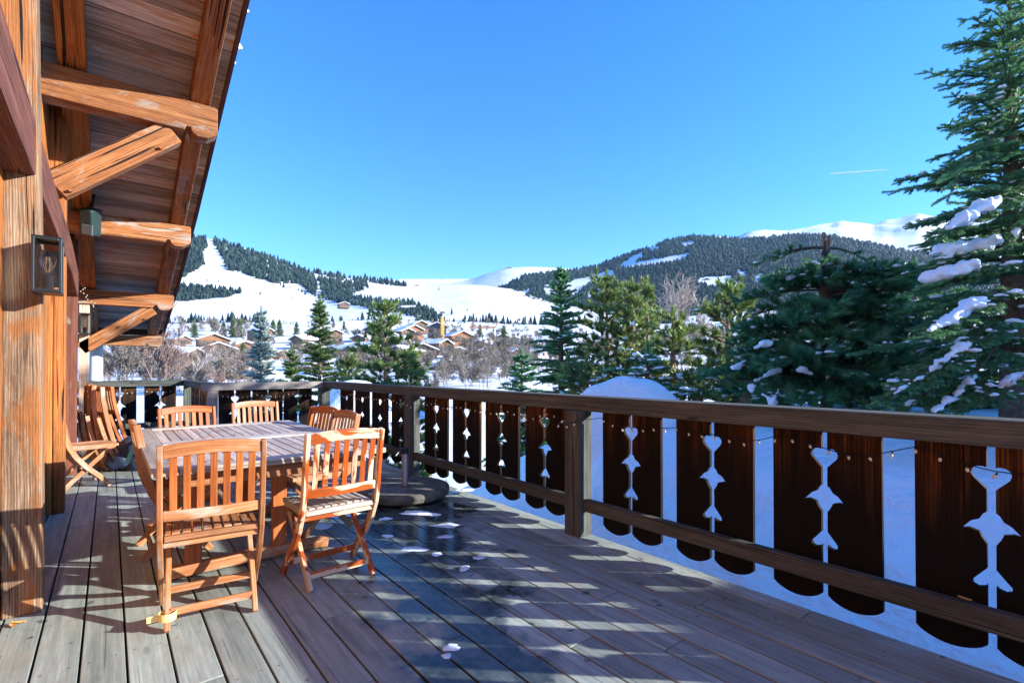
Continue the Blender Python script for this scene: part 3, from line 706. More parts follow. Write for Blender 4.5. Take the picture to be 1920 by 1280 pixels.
SNP = [((640, 965), .20, .05, 'largest strip of snow between the wet-streaked chair and the parasol base'), ((790, 962), .22, .06, 'strip of snow along the near edge of the parasol base'),
       ((838, 985), .16, .045, 'glistening slab of ice in front of the parasol base'), ((838, 1005), .08, .03, 'small slab of ice just in front of the glistening one'), ((723, 972), .07, .03, 'small snow patch left of the glistening slab'),
       ((726, 1004), .06, .025, 'small snow patch on the wet boards beside the chair'), ((775, 1028), .12, .035, 'half melted ice patch nearer than the glistening slab'), ((872, 918), .12, .05, 'clump of snow right of the parasol base under the railing'),
       ((745, 902), .12, .03, 'thin snow strip behind the parasol base'), ((848, 1212), .05, .022, 'isolated melting ice lump on the near wet boards'), ((838, 1230), .03, .015, 'crumb of ice just below the isolated lump'),
       ((817, 1038), .04, .03, 'small bluish chip of ice in the puddle'), ((872, 1064), .035, .035, 'rounded bluish chip of ice at the far right of the puddle'), ((900, 1045), .05, .02, 'thin bluish sliver of ice in the puddle'),
       ((700, 930), .10, .04, 'snow patch at the left rim of the parasol base'), ((600, 985), .12, .05, 'snow patch seen between the legs of the wet-streaked chair')]
for i, ((u, v), rx, ry, lb) in enumerate(SNP):
    p = atz(u, v, 0); p.z = .001
    flake('snow_patch', p, rx * .78, ry * 1.35, .004 + .015 * rx, -YAW + random.uniform(-.3, .3), M['ice'] if 'ice' in lb else M['snowfine'], i + 1, lb, 'snow patch' if 'ice' not in lb else 'ice', 'melting snow and ice on the deck')
for i, (u, v, lb) in enumerate(((14, 1157, 'dry curled leaf at the foot of the nearest post, far left'), (24, 1174, 'dry leaf just below the nearest post'), (36, 1170, 'dry leaf at the lower right of the nearest post base'), (492, 1103 - 40, 'dry leaf beside the table foot'), (547, 1050, 'small dry leaf between the two nearest chairs'), (1757 - 5, 1125, 'dry leaf on the lower rail at the right'))):
    p = atz(u, v, 0) if i < 5 else Vector((2.765, .45, .281)); mb = MB(); pts = []
    for a in range(5):
        t = a / 4; wv = .014 * math.sin(math.pi * (t * .9 + .05)); pts.append((t * .05 - .025, wv, .004 + .012 * t * t))
    for a in range(4):
        x, w, z = pts[a]; x2, w2, z2 = pts[a + 1]
        mb.face([(x, -w, z + .006), (x, 0, z), (x2, 0, z2), (x2, -w2, z2 + .006)]); mb.face([(x, 0, z), (x, w, z + .006), (x2, w2, z2 + .006), (x2, 0, z2)])
    o = mb.build('leaf', M['leaf']); o.location = p; o.rotation_euler = (0, 0, i * 1.7); tag(o, lb, 'leaf', 'dry leaves on the deck')
    md = o.modifiers.new('thick', 'SOLIDIFY'); md.thickness = .001
# ================================================================== TERRAIN
rng = np.random.default_rng(7)
def interp(pts, x):
    xs, ys = zip(*pts); return float(np.interp(x, xs, ys))
US = np.arange(-1400, 3400, 26)
def sheet(name, rows, US=US, amp=0.0, mat='snowfar', sub=6, label=None, ns=.12):
    """rows: list of (D, fn(u)->pixel row or ('z',value)); linear in D between rows, `sub` steps each"""
    V = []; nr = 0; prev = None
    seq = []
    for (Da, fa), (Db, fb) in zip(rows, rows[1:]):
        for k in range(sub): seq.append((Da, fa, Db, fb, k / sub))
    seq.append((rows[-2][0], rows[-2][1], rows[-1][0], rows[-1][1], 1.0))
    def P(u, D, f):
        y = f(u)
        if isinstance(y, tuple):
            p = pt(u, 690, D); p.z = y[1]; return p
        return pt(u, y, D)
    for (Da, fa, Db, fb, t) in seq:
        for u in US:
            a = P(u, Da, fa); b = P(u, Db, fb); tt = t
            p = a.lerp(b, tt); 
            if amp: p.z += amp * (Da + (Db - Da) * t) * noise.fractal(Vector((p.x, p.y, 0)) / (ns * Db + 30), .8, 2, 5)
            V.append(p[:])
        nr += 1
    nu = len(US); V = np.array(V); idx = np.arange(nr * nu).reshape(nr, nu)
    Q = np.stack([idx[:-1, :-1], idx[:-1, 1:], idx[1:, 1:], idx[1:, :-1]], -1).reshape(-1, 4)
    o = npmesh(name, V, Q, M[mat], smooth=True); o['kind'] = 'structure'
    if label: o['label'] = label
    return o, seq
def z(v): return lambda u: ('z', v)
def zi(*pts): return lambda u: ('z', interp(pts, u))
VALROWS = [(14, zi((500, -4), (900, -1.6), (1200, -.6), (1900, -.3))), (20, zi((300, -6), (900, -3.2), (1200, -1.4), (1900, -.6))),
  (30, zi((300, -7.5), (900, -5.5), (1300, -3.6), (1900, -3))), (45, z(-7)), (70, z(-5)), (110, z(-1.6)), (160, z(1.5)), (240, z(8.5)), (330, z(19)), (430, z(33)), (520, z(47))]
# garden snow close to the deck and the valley floor behind it
GR = []
ys = np.concatenate([np.arange(-40, -3, 2.5), np.arange(-3, 14, .45), np.arange(14, 30, 2)]); xs = np.concatenate([np.arange(-14, 2, 2), np.arange(2, 12, .4), np.arange(12, 44, 2)])
def ground_z(x, y):
    d = math.hypot(x, y); az = math.degrees(math.atan2(x, y))
    v = np.interp(az, [-40, 10, 30, 44, 50, 58, 80, 100, 180], [-4.2, -3.6, -2.4, -.7, .1, .38, .48, .48, .4])
    k = np.interp(d, [3, 5, 9, 14], [0, .1, .55, 1.0]) if v < 0 else np.interp(d, [3.2, 4.2, 5.4, 7], [0, .25, .8, 1.0]); base = -.32 + k * (v + .32)
    if x > 2.3: base += .13 * noise.fractal(Vector((x * .55, y * .55, 3)), .8, 2, 5)
    if d > 14:
        Dp = x * math.sin(YAW) + y * math.cos(YAW)
        base -= .28 * (d - 14) * np.interp(az, [30, 60, 84, 100], [1, .6, .3, .1])
    return float(base)
V = np.array([(x, y, ground_z(x, y)) for y in ys for x in xs]); nx = len(xs); idx = np.arange(len(V)).reshape(len(ys), nx)
Q = np.stack([idx[:-1, :-1], idx[:-1, 1:], idx[1:, 1:], idx[1:, :-1]], -1).reshape(-1, 4)
o = npmesh('garden_snow', V, Q, M['snow'], smooth=True); o['kind'] = 'structure'
sheet('valley_ground', [(18, z(-9))] + VALROWS[2:], amp=.0012, mat='snowfar', sub=4)
def valz(D):
    return float(np.interp(D, [30, 45, 70, 110, 160, 240, 330, 430, 520], [-5.5, -7, -5, -1.6, 1.5, 8.5, 19, 33, 47]))

LR = [(-1400, 470), (-600, 400), (0, 410), (300, 434), (388, 447), (450, 462), (520, 486), (560, 503), (600, 513), (650, 520), (700, 524), (762, 534), (800, 536), (850, 534), (900, 534), (950, 541), (1100, 555), (1400, 580), (3400, 600)]
LM = [(-1400, 560), (300, 560), (600, 575), (700, 566), (770, 563), (830, 560), (900, 556), (1000, 570), (1400, 600), (3400, 610)]
left_rows = [(430, lambda u: 670), (500, lambda u: interp([(-1400, 625), (300, 618), (500, 612), (700, 608), (900, 616), (1100, 620), (3400, 640)], u)), (900, lambda u: interp(LM, u)), (1500, lambda u: interp(LR, u)), (1750, lambda u: interp(LR, u) + 22), (2600, lambda u: 640)]
sheet('hill', left_rows, amp=.0, sub=8)
RR = [(-1400, 700), (700, 640), (800, 590), (860, 546), (900, 543), (940, 540), (983, 518), (1035, 511), (1083, 507), (1120, 500), (1155, 486), (1200, 470), (1250, 453), (1300, 443), (1350, 443), (1400, 449), (1450, 443), (1500, 441), (1560, 443), (1620, 455), (1700, 472), (1800, 484), (1920, 495), (2400, 470), (3400, 500)]
right_rows = [(430, lambda u: 680 + max(0, 860 - u) * .2), (520, lambda u: interp([(-1400, 760), (700, 700), (860, 640), (960, 618), (1100, 614), (1240, 610), (1450, 600), (1920, 590), (3400, 600)], u)), (760, lambda u: interp([(-1400, 760), (700, 690), (860, 622), (960, 600), (1100, 600), (1240, 592), (1450, 572), (1920, 560), (3400, 570)], u)),
   (1100, lambda u: interp([(-1400, 740), (700, 660), (860, 585), (960, 566), (1100, 560), (1240, 550), (1450, 530), (1920, 525), (3400, 540)], u)), (2300, lambda u: interp(RR, u)), (2600, lambda u: interp(RR, u) + 20), (3400, lambda u: 640)]
sheet('hill', right_rows, amp=.0, sub=8)
DR = [(-1400, 620), (500, 590), (700, 560), (780, 540), (800, 535), (850, 530), (880, 524), (915, 512), (948, 502), (990, 500), (1050, 502), (1100, 506), (1250, 520), (1400, 540), (3400, 640)]
sheet('mountain', [(2500, lambda u: interp(DR, u) * .4 + 360), (3300, lambda u: interp(DR, u)), (3600, lambda u: interp(DR, u) + 12), (4400, lambda u: 640)], US=np.arange(-1400, 3400, 12), amp=.0004, sub=10)
PR = [(-1400, 640), (1200, 540), (1340, 470), (1380, 446), (1400, 436), (1412, 431), (1430, 429), (1470, 433), (1500, 428), (1530, 421), (1560, 419), (1580, 414.5), (1600, 418), (1635, 422), (1660, 416), (1680, 413), (1700, 407), (1725, 400), (1745, 404), (1780, 412), (1830, 405), (1870, 398), (1920, 404), (2100, 380), (3400, 430)]
sheet('mountain', [(3400, lambda u: 660), (4000, lambda u: interp(PR, u) * .55 + 218), (4600, lambda u: interp(PR, u)), (4900, lambda u: interp(PR, u) + 14), (5700, lambda u: 600)], US=np.arange(-1400, 3400, 9), amp=.0038, sub=16, ns=.055)

# ------------------------------------------------------------------ forests on the hills
def in_poly(u, v, poly):
    c = False; j = len(poly) - 1
    for i in range(len(poly)):
        (xi, yi), (xj, yj) = poly[i], poly[j]
        if (yi > v) != (yj > v) and u < (xj - xi) * (v - yi) / (yj - yi) + xi: c = not c
        j = i
    return c
def cone_template():
    V = []; Fq = []; n = 5; rs = np.random.default_rng(3)
    for (z0, z1, r) in ((.08, .50, .21), (.30, .74, .165), (.54, 1.0, .11)):
        b = len(V)
        for k in range(n):
            a = 2 * math.pi * k / n; q = r * (1 + .25 * ((k % 2) * 2 - 1)); V.append((q * math.cos(a), q * math.sin(a), z0 + .04 * (k % 2)))
        V.append((0, 0, z1))
        for k in range(n): Fq.append((b + k, b + (k + 1) % n, b + n))
    return np.array(V), np.array(Fq)
CV, CF = cone_template()
def rows_pos(rows, u, v):
    """position on a hill sheet seen at pixel row v in column u"""
    for (Da, fa), (Db, fb) in zip(rows, rows[1:]):
        a = pt(u, fa(u), Da); b = pt(u, fb(u), Db); va, vb = fa(u), fb(u)
        if (va - v) * (vb - v) <= 0 and va > vb:
            lo, hi = 0.0, 1.0
            for _ in range(18):
                m = (lo + hi) / 2; p = a.lerp(b, m); D = Da + (Db - Da) * m
                vv = 692 - (p.z - H) * F / D
                if vv > v: lo = m
                else: hi = m
            return a.lerp(b, lo), Da + (Db - Da) * lo
    return None, None
def forest(name, rows, polys, holes, n, hpx, seed, label, ext=None, hvar=.6, mat='farfir', wd=1.0):
    rs = random.Random(seed); P = []; S = []
    us = [p[0] for q in polys for p in q]; vs = [p[1] for q in polys for p in q]; tries = 0
    while len(P) < n and tries < n * 12:
        tries += 1; u = rs.uniform(min(us), max(us)); v = rs.uniform(min(vs), max(vs))
        if not any(in_poly(u, v, q) for q in polys): continue
        j = (rs.gauss(0, 1.2), rs.gauss(0, .8))
        if any(in_poly(u + j[0], v + j[1] - e, q) for q in holes for e in (0, 2.5, 5)): continue
        p, D = rows_pos(rows, u, v)
        if p is None: continue
        P.append(p[:]); S.append(hpx * D / F * (1 - hvar + 2 * hvar * rs.random()))
    P = np.array(P); S = np.array(S); m = len(P); rr = np.random.default_rng(seed)
    ang = rr.random(m) * 6.28; c, s_ = np.cos(ang)[:, None], np.sin(ang)[:, None]; wid = (wd + .5 * rr.random(m))[:, None]
    X = (CV[None, :, 0] * c - CV[None, :, 1] * s_) * S[:, None] * wid; Y = (CV[None, :, 0] * s_ + CV[None, :, 1] * c) * S[:, None] * wid
    Z = CV[None, :, 2] * S[:, None] - .05 * S[:, None]
    VV = np.stack([X + P[:, None, 0], Y + P[:, None, 1], Z + P[:, None, 2]], -1).reshape(-1, 3)
    FF = (CF[None] + (np.arange(m) * len(CV))[:, None, None]).reshape(-1, 3)
    o = npmesh(name, VV, FF, M[mat], rnd=np.repeat(np.clip(rr.random(m) ** 1.5, 0, 1), len(CF)))
    o['kind'] = 'stuff'; o['label'] = label; o['category'] = 'forest'
    return o
FL = [[(-200, 430), (0, 425), (300, 436), (388, 447), (388, 462), (378, 478), (385, 495), (372, 505), (350, 515), (335, 530), (300, 545), (-200, 560)],
      [(396, 450), (435, 459), (510, 484), (560, 504), (592, 517), (595, 545), (592, 556), (575, 545), (560, 532), (517, 532), (490, 525), (455, 512), (425, 507), (420, 487), (407, 467)],
      [(-100, 540), (335, 537), (380, 541), (450, 546), (450, 551), (420, 559), (385, 561), (340, 566), (-100, 580)],
      [(592, 519), (625, 527), (655, 531), (685, 527), (690, 540), (662, 552), (660, 560), (605, 562), (600, 532)],
      [(582, 507), (620, 511), (650, 522), (645, 527), (620, 521), (600, 516)], [(648, 520), (690, 524), (692, 530), (660, 525)], [(682, 524), (720, 528), (762, 535), (762, 538), (720, 534), (690, 528)],
      [(610, 560), (662, 556), (700, 563), (772, 568), (790, 574), (808, 582), (827, 594), (826, 606), (800, 604), (772, 594), (735, 585), (700, 580), (660, 572), (640, 570)],
      [(0, 548), (330, 548), (330, 556), (0, 560)]]
forest('forest', left_rows, FL, [], 17000, 8.2, 41, 'dark conifer forest on the left hill either side of the ski run', wd=1.35)
FR = [[(860, 549), (859, 546), (900, 543), (940, 541), (983, 519), (1035, 512), (1083, 508), (1155, 486), (1250, 454), (1300, 444), (1400, 450), (1500, 442), (1560, 444), (1620, 456), (1920, 496), (2400, 472), (2400, 590), (1500, 580), (1450, 578), (1300, 592), (1230, 601), (1150, 604), (1080, 606), (968, 606), (890, 612), (888, 590), (895, 577), (897, 560)]]
HR = [[(1018, 535), (1100, 520), (1148, 505), (1155, 512), (1120, 525), (1100, 532), (1085, 548), (1020, 552)], [(1163, 497), (1180, 484), (1207, 470), (1207, 477), (1190, 488), (1170, 498)], [(1217, 466), (1236, 459), (1234, 465), (1218, 470)],
      [(1163, 500), (1200, 490), (1240, 483), (1293, 474), (1288, 483), (1245, 491), (1205, 496), (1170, 501)], [(1303, 526), (1325, 518), (1375, 516), (1372, 530), (1335, 534)], [(1275, 455), (1303, 452), (1300, 457), (1280, 459)],
      [(968, 551), (995, 540), (990, 547), (970, 562), (962, 560)], [(968, 582), (985, 575), (1024, 578), (1024, 612), (963, 614)], [(898, 558), (915, 560), (945, 566), (935, 576), (905, 573)],
      [(860, 549), (890, 553), (897, 562), (893, 578), (880, 590), (860, 580)], [(1380, 505), (1400, 510), (1396, 520), (1384, 514)], [(1100, 548), (1130, 540), (1128, 548), (1104, 556)], [(1415, 520), (1432, 512), (1430, 524), (1418, 530)]]
forest('forest', right_rows, FR, HR, 66000, 6.2, 43, 'dark blue green conifer forest covering the right hill', wd=1.7)
forest('forest', [(520, lambda u: 640), (560, lambda u: 600)], [[(100, 604), (420, 600), (460, 590), (500, 600), (500, 612), (100, 628)], [(620, 600), (1100, 604), (1100, 622), (620, 618)], [(1230, 602), (1500, 590), (1500, 610), (1230, 616)]], [], 420, 14, 47, 'grey green belt of trees along the foot of the ski slopes', mat='farfir')
# isolated conifers standing on the open slopes
def small_fir(u, v, hpx, rows, label, grp, seed):
    p, D = rows_pos(rows, u, v)
    if p is None: return
    hh = hpx * D / F; rs = random.Random(seed)
    me = bpy.data.meshes.get('lone_fir_mesh')
    if me is None:
        o = npmesh('conifer', CV * np.array([1.3, 1.3, 1]), CF, M['farfir'], rnd=np.linspace(0, .6, len(CF))); o.data.name = 'lone_fir_mesh'
    else:
        o = bpy.data.objects.new('conifer', me); sc.collection.objects.link(o)
    o.location = p; o.scale = (hh, hh, hh); o.rotation_euler = (0, 0, rs.random() * 6); tag(o, label, 'conifer', grp)
G1 = 'lone conifers dotted over the ski slopes'
for i, (u, v, h_) in enumerate(((388, 527, 5), (410, 529, 5), (442, 537, 3), (488, 552, 7), (532, 540, 11), (526, 535, 9), (560, 545, 6), (566, 548, 8), (544, 540, 6), (572, 553, 11), (579, 547, 8), (590, 556, 9), (597, 559, 9), (530, 557, 3), (536, 558, 4), (547, 558, 4), (576, 560, 3))):
    small_fir(u, v, h_, left_rows, 'tiny lone conifer on the left ski slope below the forest', G1, i)
for i, (u, v, h_, lb) in enumerate(((847, 590, 15, 'tallest lone conifer on the snowfield, right of the yellow crane'), (872, 600, 11, 'small lone conifer lower on the snowfield near the forest edge'), (823, 544, 7, 'dark clump of conifer on the upper central snowfield'), (876, 583, 6, 'low rounded bush on the central snowfield'))):
    small_fir(u, v, h_, left_rows, lb, None, 50 + i)
for i, (u, v, h_) in enumerate(((975, 592, 9), (969, 595, 6), (1030, 539, 6), (1024, 541, 5), (1040, 541, 5))):
    small_fir(u, v, h_, right_rows, 'tiny lone conifer on an open snow patch of the right hill', G1, 80 + i)

# ================================================================== NEAR AND MIDDLE TREES
def brush_template(n, base, fwd, seed, wid=.05, r0=.9):
    rs = np.random.default_rng(seed); V = []; Fq = []
    for i in range(n):
        t = (i + rs.random()) / n; a = i * 2.4 + rs.random() * .8; rr = r0 + (1 - r0) * rs.random()
        tip = (t + fwd * (.6 + .8 * rs.random()), rr * math.cos(a), rr * math.sin(a)); b = len(V)
        px, py = -math.sin(a) * base, math.cos(a) * base
        V += [(t - wid, px, py), (t + wid, -px, -py), tip]; Fq.append((b, b + 1, b + 2))
    return np.array(V), np.array(Fq)
BR = {'near': brush_template(44, .16, .12, 1, .045), 'mid': brush_template(22, .30, .25, 2, .12), 'tuft': brush_template(34, .08, .75, 3, .07), 'tuftmid': brush_template(22, .16, .7, 4, .13)}
def instance(tpl, O, Dv, L, R, roll):
    """brushes: origin, direction (unit), length, radius"""
    tv, tf = tpl; O = np.array(O); Dv = np.array(Dv); L = np.array(L)[:, None, None]; R = np.array(R)[:, None, None]
    up = np.tile(np.array([0, 0, 1.0]), (len(O), 1)); s = np.cross(Dv, up); nn = np.linalg.norm(s, axis=1, keepdims=True); s = np.where(nn < 1e-3, np.array([1.0, 0, 0]), s / np.maximum(nn, 1e-6)); u = np.cross(s, Dv)
    c = np.cos(roll)[:, None]; k = np.sin(roll)[:, None]; s2 = s * c + u * k; u2 = -s * k + u * c
    V = O[:, None] + Dv[:, None] * tv[None, :, :1] * L + s2[:, None] * tv[None, :, 1:2] * R + u2[:, None] * tv[None, :, 2:3] * R
    Fc = (tf[None] + (np.arange(len(O)) * len(tv))[:, None, None]).reshape(-1, 3)
    return V.reshape(-1, 3), Fc, len(tf)
class Tree:
    def __init__(s, seed): s.rs = random.Random(seed); s.np = np.random.default_rng(seed); s.O = []; s.D = []; s.L = []; s.R = []; s.c = []; s.wood = MB(); s.tips = []
    def brush(s, p, d, L, R, c): s.O.append(p[:]); s.D.append(d[:]); s.L.append(L); s.R.append(R); s.c.append(c)
    def branch(s, p0, dr, L, rise, droop, sp, latf, brad, seg, wood=.012, sub=False, bare=.12, tuft=False):
        rs = s.rs; dr = Vector(dr).normalized(); side = dr.cross(Vector((0, 0, 1))).normalized(); n = max(3, int(L / .22)); pts = []
        bend = rs.uniform(-.12, .12)
        for i in range(n + 1):
            t = i / n; pts.append(p0 + dr * L * t + side * bend * L * t * t + Vector((0, 0, 1)) * L * (rise * t - droop * t * t))
        s.wood.tube(pts, [wood * (1 - .8 * i / n) for i in range(n + 1)], 5, cap=False)
        def at(t):
            x = t * n; i = min(n - 1, int(x)); return pts[i].lerp(pts[i + 1], x - i), (pts[i + 1] - pts[i]).normalized()
        t = bare; k = 0
        while t < 1:
            p, d = at(t); ll = latf * L * (1.05 - t) ** .8 * rs.uniform(.7, 1.15) + seg * .5
            sd = 1 if k % 2 else -1; k += 1
            sv = d.cross(Vector((0, 0, 1))).normalized()
            ld = (d * rs.uniform(.55, .85) + sv * sd * rs.uniform(.7, .95) + Vector((0, 0, rs.uniform(-.22, .12)))).normalized()
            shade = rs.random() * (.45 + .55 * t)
            if tuft:
                if ll > seg * 1.6: s.wood.tube([p, p + ld * ll * .6], wood * .25, 3, cap=False)
                q = p + ld * max(0, ll - seg); up = (ld + Vector((0, 0, .55))).normalized()
                for _ in range(2 if ll > seg * 1.5 else 1):
                    s.brush(q, (up + Vector((rs.uniform(-.35, .35), rs.uniform(-.35, .35), rs.uniform(-.2, .3)))).normalized(), seg, brad, shade)
                if ll > seg * 2.2: s.brush(p + ld * ll * .45, (up + Vector((rs.uniform(-.4, .4), rs.uniform(-.4, .4), 0))).normalized(), seg, brad, shade * .7)
            else:
                m = max(1, int(ll / seg)); cur = p; cd = ld
                for j in range(m):
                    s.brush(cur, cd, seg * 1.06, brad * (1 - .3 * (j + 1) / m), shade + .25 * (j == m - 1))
                    if sub and j < m - 0:
                        for q in (-1, 1):
                            if rs.random() < .85:
                                sl = seg * rs.uniform(.5, .95) * (1.2 - j / m); s2 = cd.cross(Vector((0, 0, 1))).normalized() * q
                                s.brush(cur + cd * seg * rs.uniform(.1, .6), (cd * .75 + s2 * .8 + Vector((0, 0, rs.uniform(-.15, .15)))).normalized(), sl, brad * .85, shade + .15)
                    cur = cur + cd * seg; cd = (cd + Vector((0, 0, rs.uniform(-.10, .10))) + d * .08).normalized()
            t += sp / L * rs.uniform(.8, 1.2)
        m = max(2, int(L * (1 - bare) / seg))
        for j in range(m):
            p, d = at(bare + (1 - bare) * j / m)
            if not tuft or j > m * .6: s.brush(p, d, seg * 1.1, brad, rs.random() * .7 + .2 * (j == m - 1))
        s.tips.append(pts)
    def build(s, name, loc, tpl, mat, bark, label, group=None, rz=0, scale=1.0, cat='tree'):
        r = empty(name, loc, rz, label, cat, group); r.scale = (scale,) * 3
        roll = s.np.random(len(s.O)) * 6.28
        V, Fc, k = instance(BR[tpl], s.O, s.D, s.L, s.R, roll)
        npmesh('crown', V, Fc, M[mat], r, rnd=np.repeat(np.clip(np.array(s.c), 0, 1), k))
        s.wood.build('trunk', M[bark], r, smooth=True)
        return r
def conifer_tree(seed, h, rad, z0=.5, whorl=.42, per=5, sp=.22, brad=.06, seg=.25, latf=.38, rise=.12, droop=.28, shape=.85, trunk=.16, tip=.5, sub=False, tuft=False, azr=None, lean=0):
    T_ = Tree(seed); rs = T_.rs; T_.wood.tube([(lean * (k / 8) ** 2, 0, h * k / 8) for k in range(9)], [trunk * (1 - k / 8) ** .8 + .008 for k in range(9)], 9)
    z_ = z0
    while z_ < h - tip * .3:
        t = (z_ - z0) / (h - z0); L = rad * (1 - t) ** shape + .10; n = per if L > .5 else max(3, per - 1)
        a0 = rs.random() * 6.28
        for k in range(n):
            a = a0 + 2 * math.pi * k / n + rs.uniform(-.25, .25)
            if azr and not azr(a, z_): continue
            l = L * rs.uniform(.55, 1.15)
            T_.branch(Vector((lean * (z_ / h) ** 2, 0, z_ + rs.uniform(-.5, .5) * whorl)), (math.cos(a), math.sin(a), 0), l, rise + .55 * t ** 2 + rs.uniform(-.12, .10), droop * (1 - t * .8) * rs.uniform(.5, 1.6), min(sp, l * .3), latf, brad, seg * (1 if l > .5 else .7), wood=.008 + .012 * l, sub=sub, tuft=tuft)
        z_ += whorl * (1 - .45 * t) * rs.uniform(.85, 1.15)
    n = max(2, int(tip / seg))
    for j in range(n + 1): T_.brush(Vector((lean, 0, h - tip + seg * j)), Vector((0, 0, 1)), seg, brad * .8, .7)
    if not tuft:
        for k in range(4): a = k * 1.57 + seed; T_.brush(Vector((lean, 0, h - .3 * tip)), Vector((math.cos(a), math.sin(a), 1.2)).normalized(), seg, brad * .8, .8)
    return T_
def snow_clumps(parent, blobs, vox=.05, seed=0):
    """blobs: list of chains [(point, radius), ...] in the parent's own coordinates, one snow mesh per chain"""
    rs = random.Random(seed)
    for ch in blobs:
        bm = bmesh.new()
        for (pa, ra), (pb, rb) in zip(ch, ch[1:]):
            pa, pb = Vector(pa), Vector(pb); L = (pb - pa).length; n = max(2, int(L / (min(ra, rb) * .3)))
            for i in range(n + 1):
                t = i / n; r0 = (ra + (rb - ra) * t) * (1 + .35 * math.sin(t * 7 + seed))
                for _ in range(4):
                    r = r0 * rs.uniform(.25, .6); c = pa.lerp(pb, t) + Vector((rs.uniform(-.8, .8) * r0, rs.uniform(-.8, .8) * r0, rs.uniform(-.6, .3) * r0))
                    bmesh.ops.create_icosphere(bm, subdivisions=2, radius=1, matrix=Matrix.Translation(c) @ Matrix.Diagonal((r * 1.2, r * 1.2, r * .8, 1)))
        me = bpy.data.meshes.new('snow'); bm.to_mesh(me); bm.free(); me.materials.append(M['snowfine'])
        o = bpy.data.objects.new('snow', me); sc.collection.objects.link(o); o.parent = parent
        md = o.modifiers.new('r', 'REMESH'); md.mode = 'VOXEL'; md.voxel_size = vox; md.use_smooth_shade = True
        md = o.modifiers.new('s', 'SMOOTH'); md.iterations = 2; md.factor = .5
        tx = bpy.data.textures.get('snow_lumps') or bpy.data.textures.new('snow_lumps', 'CLOUDS'); tx.noise_scale = .06; tx.noise_depth = 3
        md = o.modifiers.new('d', 'DISPLACE'); md.texture = tx; md.strength = vox * 2.2; md.texture_coords = 'LOCAL'
ICO = None
def snow_dust(T_, parent, n, r, seed, zmax=99):
    """loose crumbs of snow caught on the boughs, too many to count"""
    global ICO
    if ICO is None:
        bm = bmesh.new(); bmesh.ops.create_icosphere(bm, subdivisions=1, radius=1); bm.verts.ensure_lookup_table()
        ICO = (np.array([v.co[:] for v in bm.verts]), np.array([[v.index for v in f.verts] for f in bm.faces])); bm.free()
    rr = np.random.default_rng(seed); O = np.array(T_.O); D = np.array(T_.D); L = np.array(T_.L)
    ok = np.where((np.abs(D[:, 2]) < .35) & (O[:, 2] < zmax))[0]; cl = rr.choice(ok, max(1, n // 7)); P = []
    for c in cl:
        near = ok[np.argsort(((O[ok] - O[c]) ** 2).sum(1))[:18]]
        for q in rr.choice(near, min(7, len(near)), replace=False): P.append(O[q] + D[q] * L[q] * rr.random() + np.array([0, 0, r * .7]))
    P = np.array(P); m = len(P); S = r * (.35 + .9 * rr.random(m) ** 2)
    sx = np.stack([S * (1 + rr.random(m)), S * (1 + rr.random(m)), S * .6], -1)
    V = P[:, None] + ICO[0][None] * sx[:, None] * (1 + .25 * (rr.random((m, len(ICO[0]), 1)) - .5))
    Fc = (ICO[1][None] + (np.arange(m) * len(ICO[0]))[:, None, None]).reshape(-1, 3)
    o = npmesh('snow_dusting', V.reshape(-1, 3), Fc, M['snowfine'], parent, smooth=True); o['kind'] = 'stuff'; return o
def sit_snow(T_, parent, count, r, seed, lo=.3, vox=.06, zmax=99):
    rs = random.Random(seed); bl = []
    for _ in range(count):
        pts = rs.choice(T_.tips)
        if pts[0].z > zmax: continue
        n = len(pts) - 1; i0 = int(n * rs.uniform(lo, .7)); i1 = min(n, i0 + rs.randint(1, 2)); up = Vector((0, 0, r * .5))
        bl.append([(pts[i0] + up, r * rs.uniform(.6, 1.2)), (pts[i1] + up, r * rs.uniform(.4, .9))])
    if bl: return snow_clumps(parent, bl, vox, seed)
def groundz(p):
    D = p.x * math.sin(YAW) + p.y * math.cos(YAW)
    if D < 30: return ground_z(p.x, p.y) - .1
    return valz(D)
def place(u, vtip, D, base=None):
    """foot of a tree whose tip shows at (u, vtip); returns foot, height"""
    tip = pt(u, vtip, D); g = groundz(tip) if base is None else base
    return Vector((tip.x, tip.y, g)), tip.z - g

# --- big fir at the right edge
fp, fh = place(1893, -14, 6.3)
def facing(a, zz):   # keep all branches low down on the camera side, fewer behind
    return True
T_ = conifer_tree(101, fh, 1.7, z0=.9, whorl=.29, per=7, sp=.085, brad=.036, seg=.15, latf=.42, rise=.05, droop=.20, shape=.72, trunk=.14, tip=.55, sub=True)
def fl(u, v, D): return pt(u, v, D) - fp
for (zt, u, v, D) in ((3.9, 1735, 392, 5.6), (4.5, 1775, 255, 5.9), (3.4, 1780, 332, 5.4)):
    a = Vector((0, 0, zt)); e = fl(u, v, D); d = e - a; L = math.hypot(d.x, d.y); k = d.z / L
    T_.branch(a, (d.x, d.y, 0), L, k + .25, .25, .11, .30, .030, .15, wood=.022, sub=True)
SN = [((1850, 455, 5.9), (1765, 470, 6.0), .17), ((1860, 375, 5.6), (1790, 420, 5.4), .13), ((1835, 560, 5.2), (1765, 610, 5.0), .10), ((1760, 610, 5.0), (1740, 622, 4.9), .045), ((1818, 640, 4.9), (1740, 700, 4.75), .055), ((1740, 700, 4.75), (1672, 742, 4.6), .030),
      ((1826, 700, 4.8), (1790, 745, 4.7), .045), ((1790, 745, 4.7), (1745, 775, 4.6), .05), ((1915, 700, 4.6), (1885, 725, 4.6), .09), ((1820, 500, 5.6), (1740, 520, 5.8), .16), ((1870, 738, 4.5), (1855, 745, 4.5), .035), ((1715, 750, 4.9), (1702, 760, 4.9), .045), ((1912, 430, 5.5), (1905, 440, 5.5), .05)]
bl = []
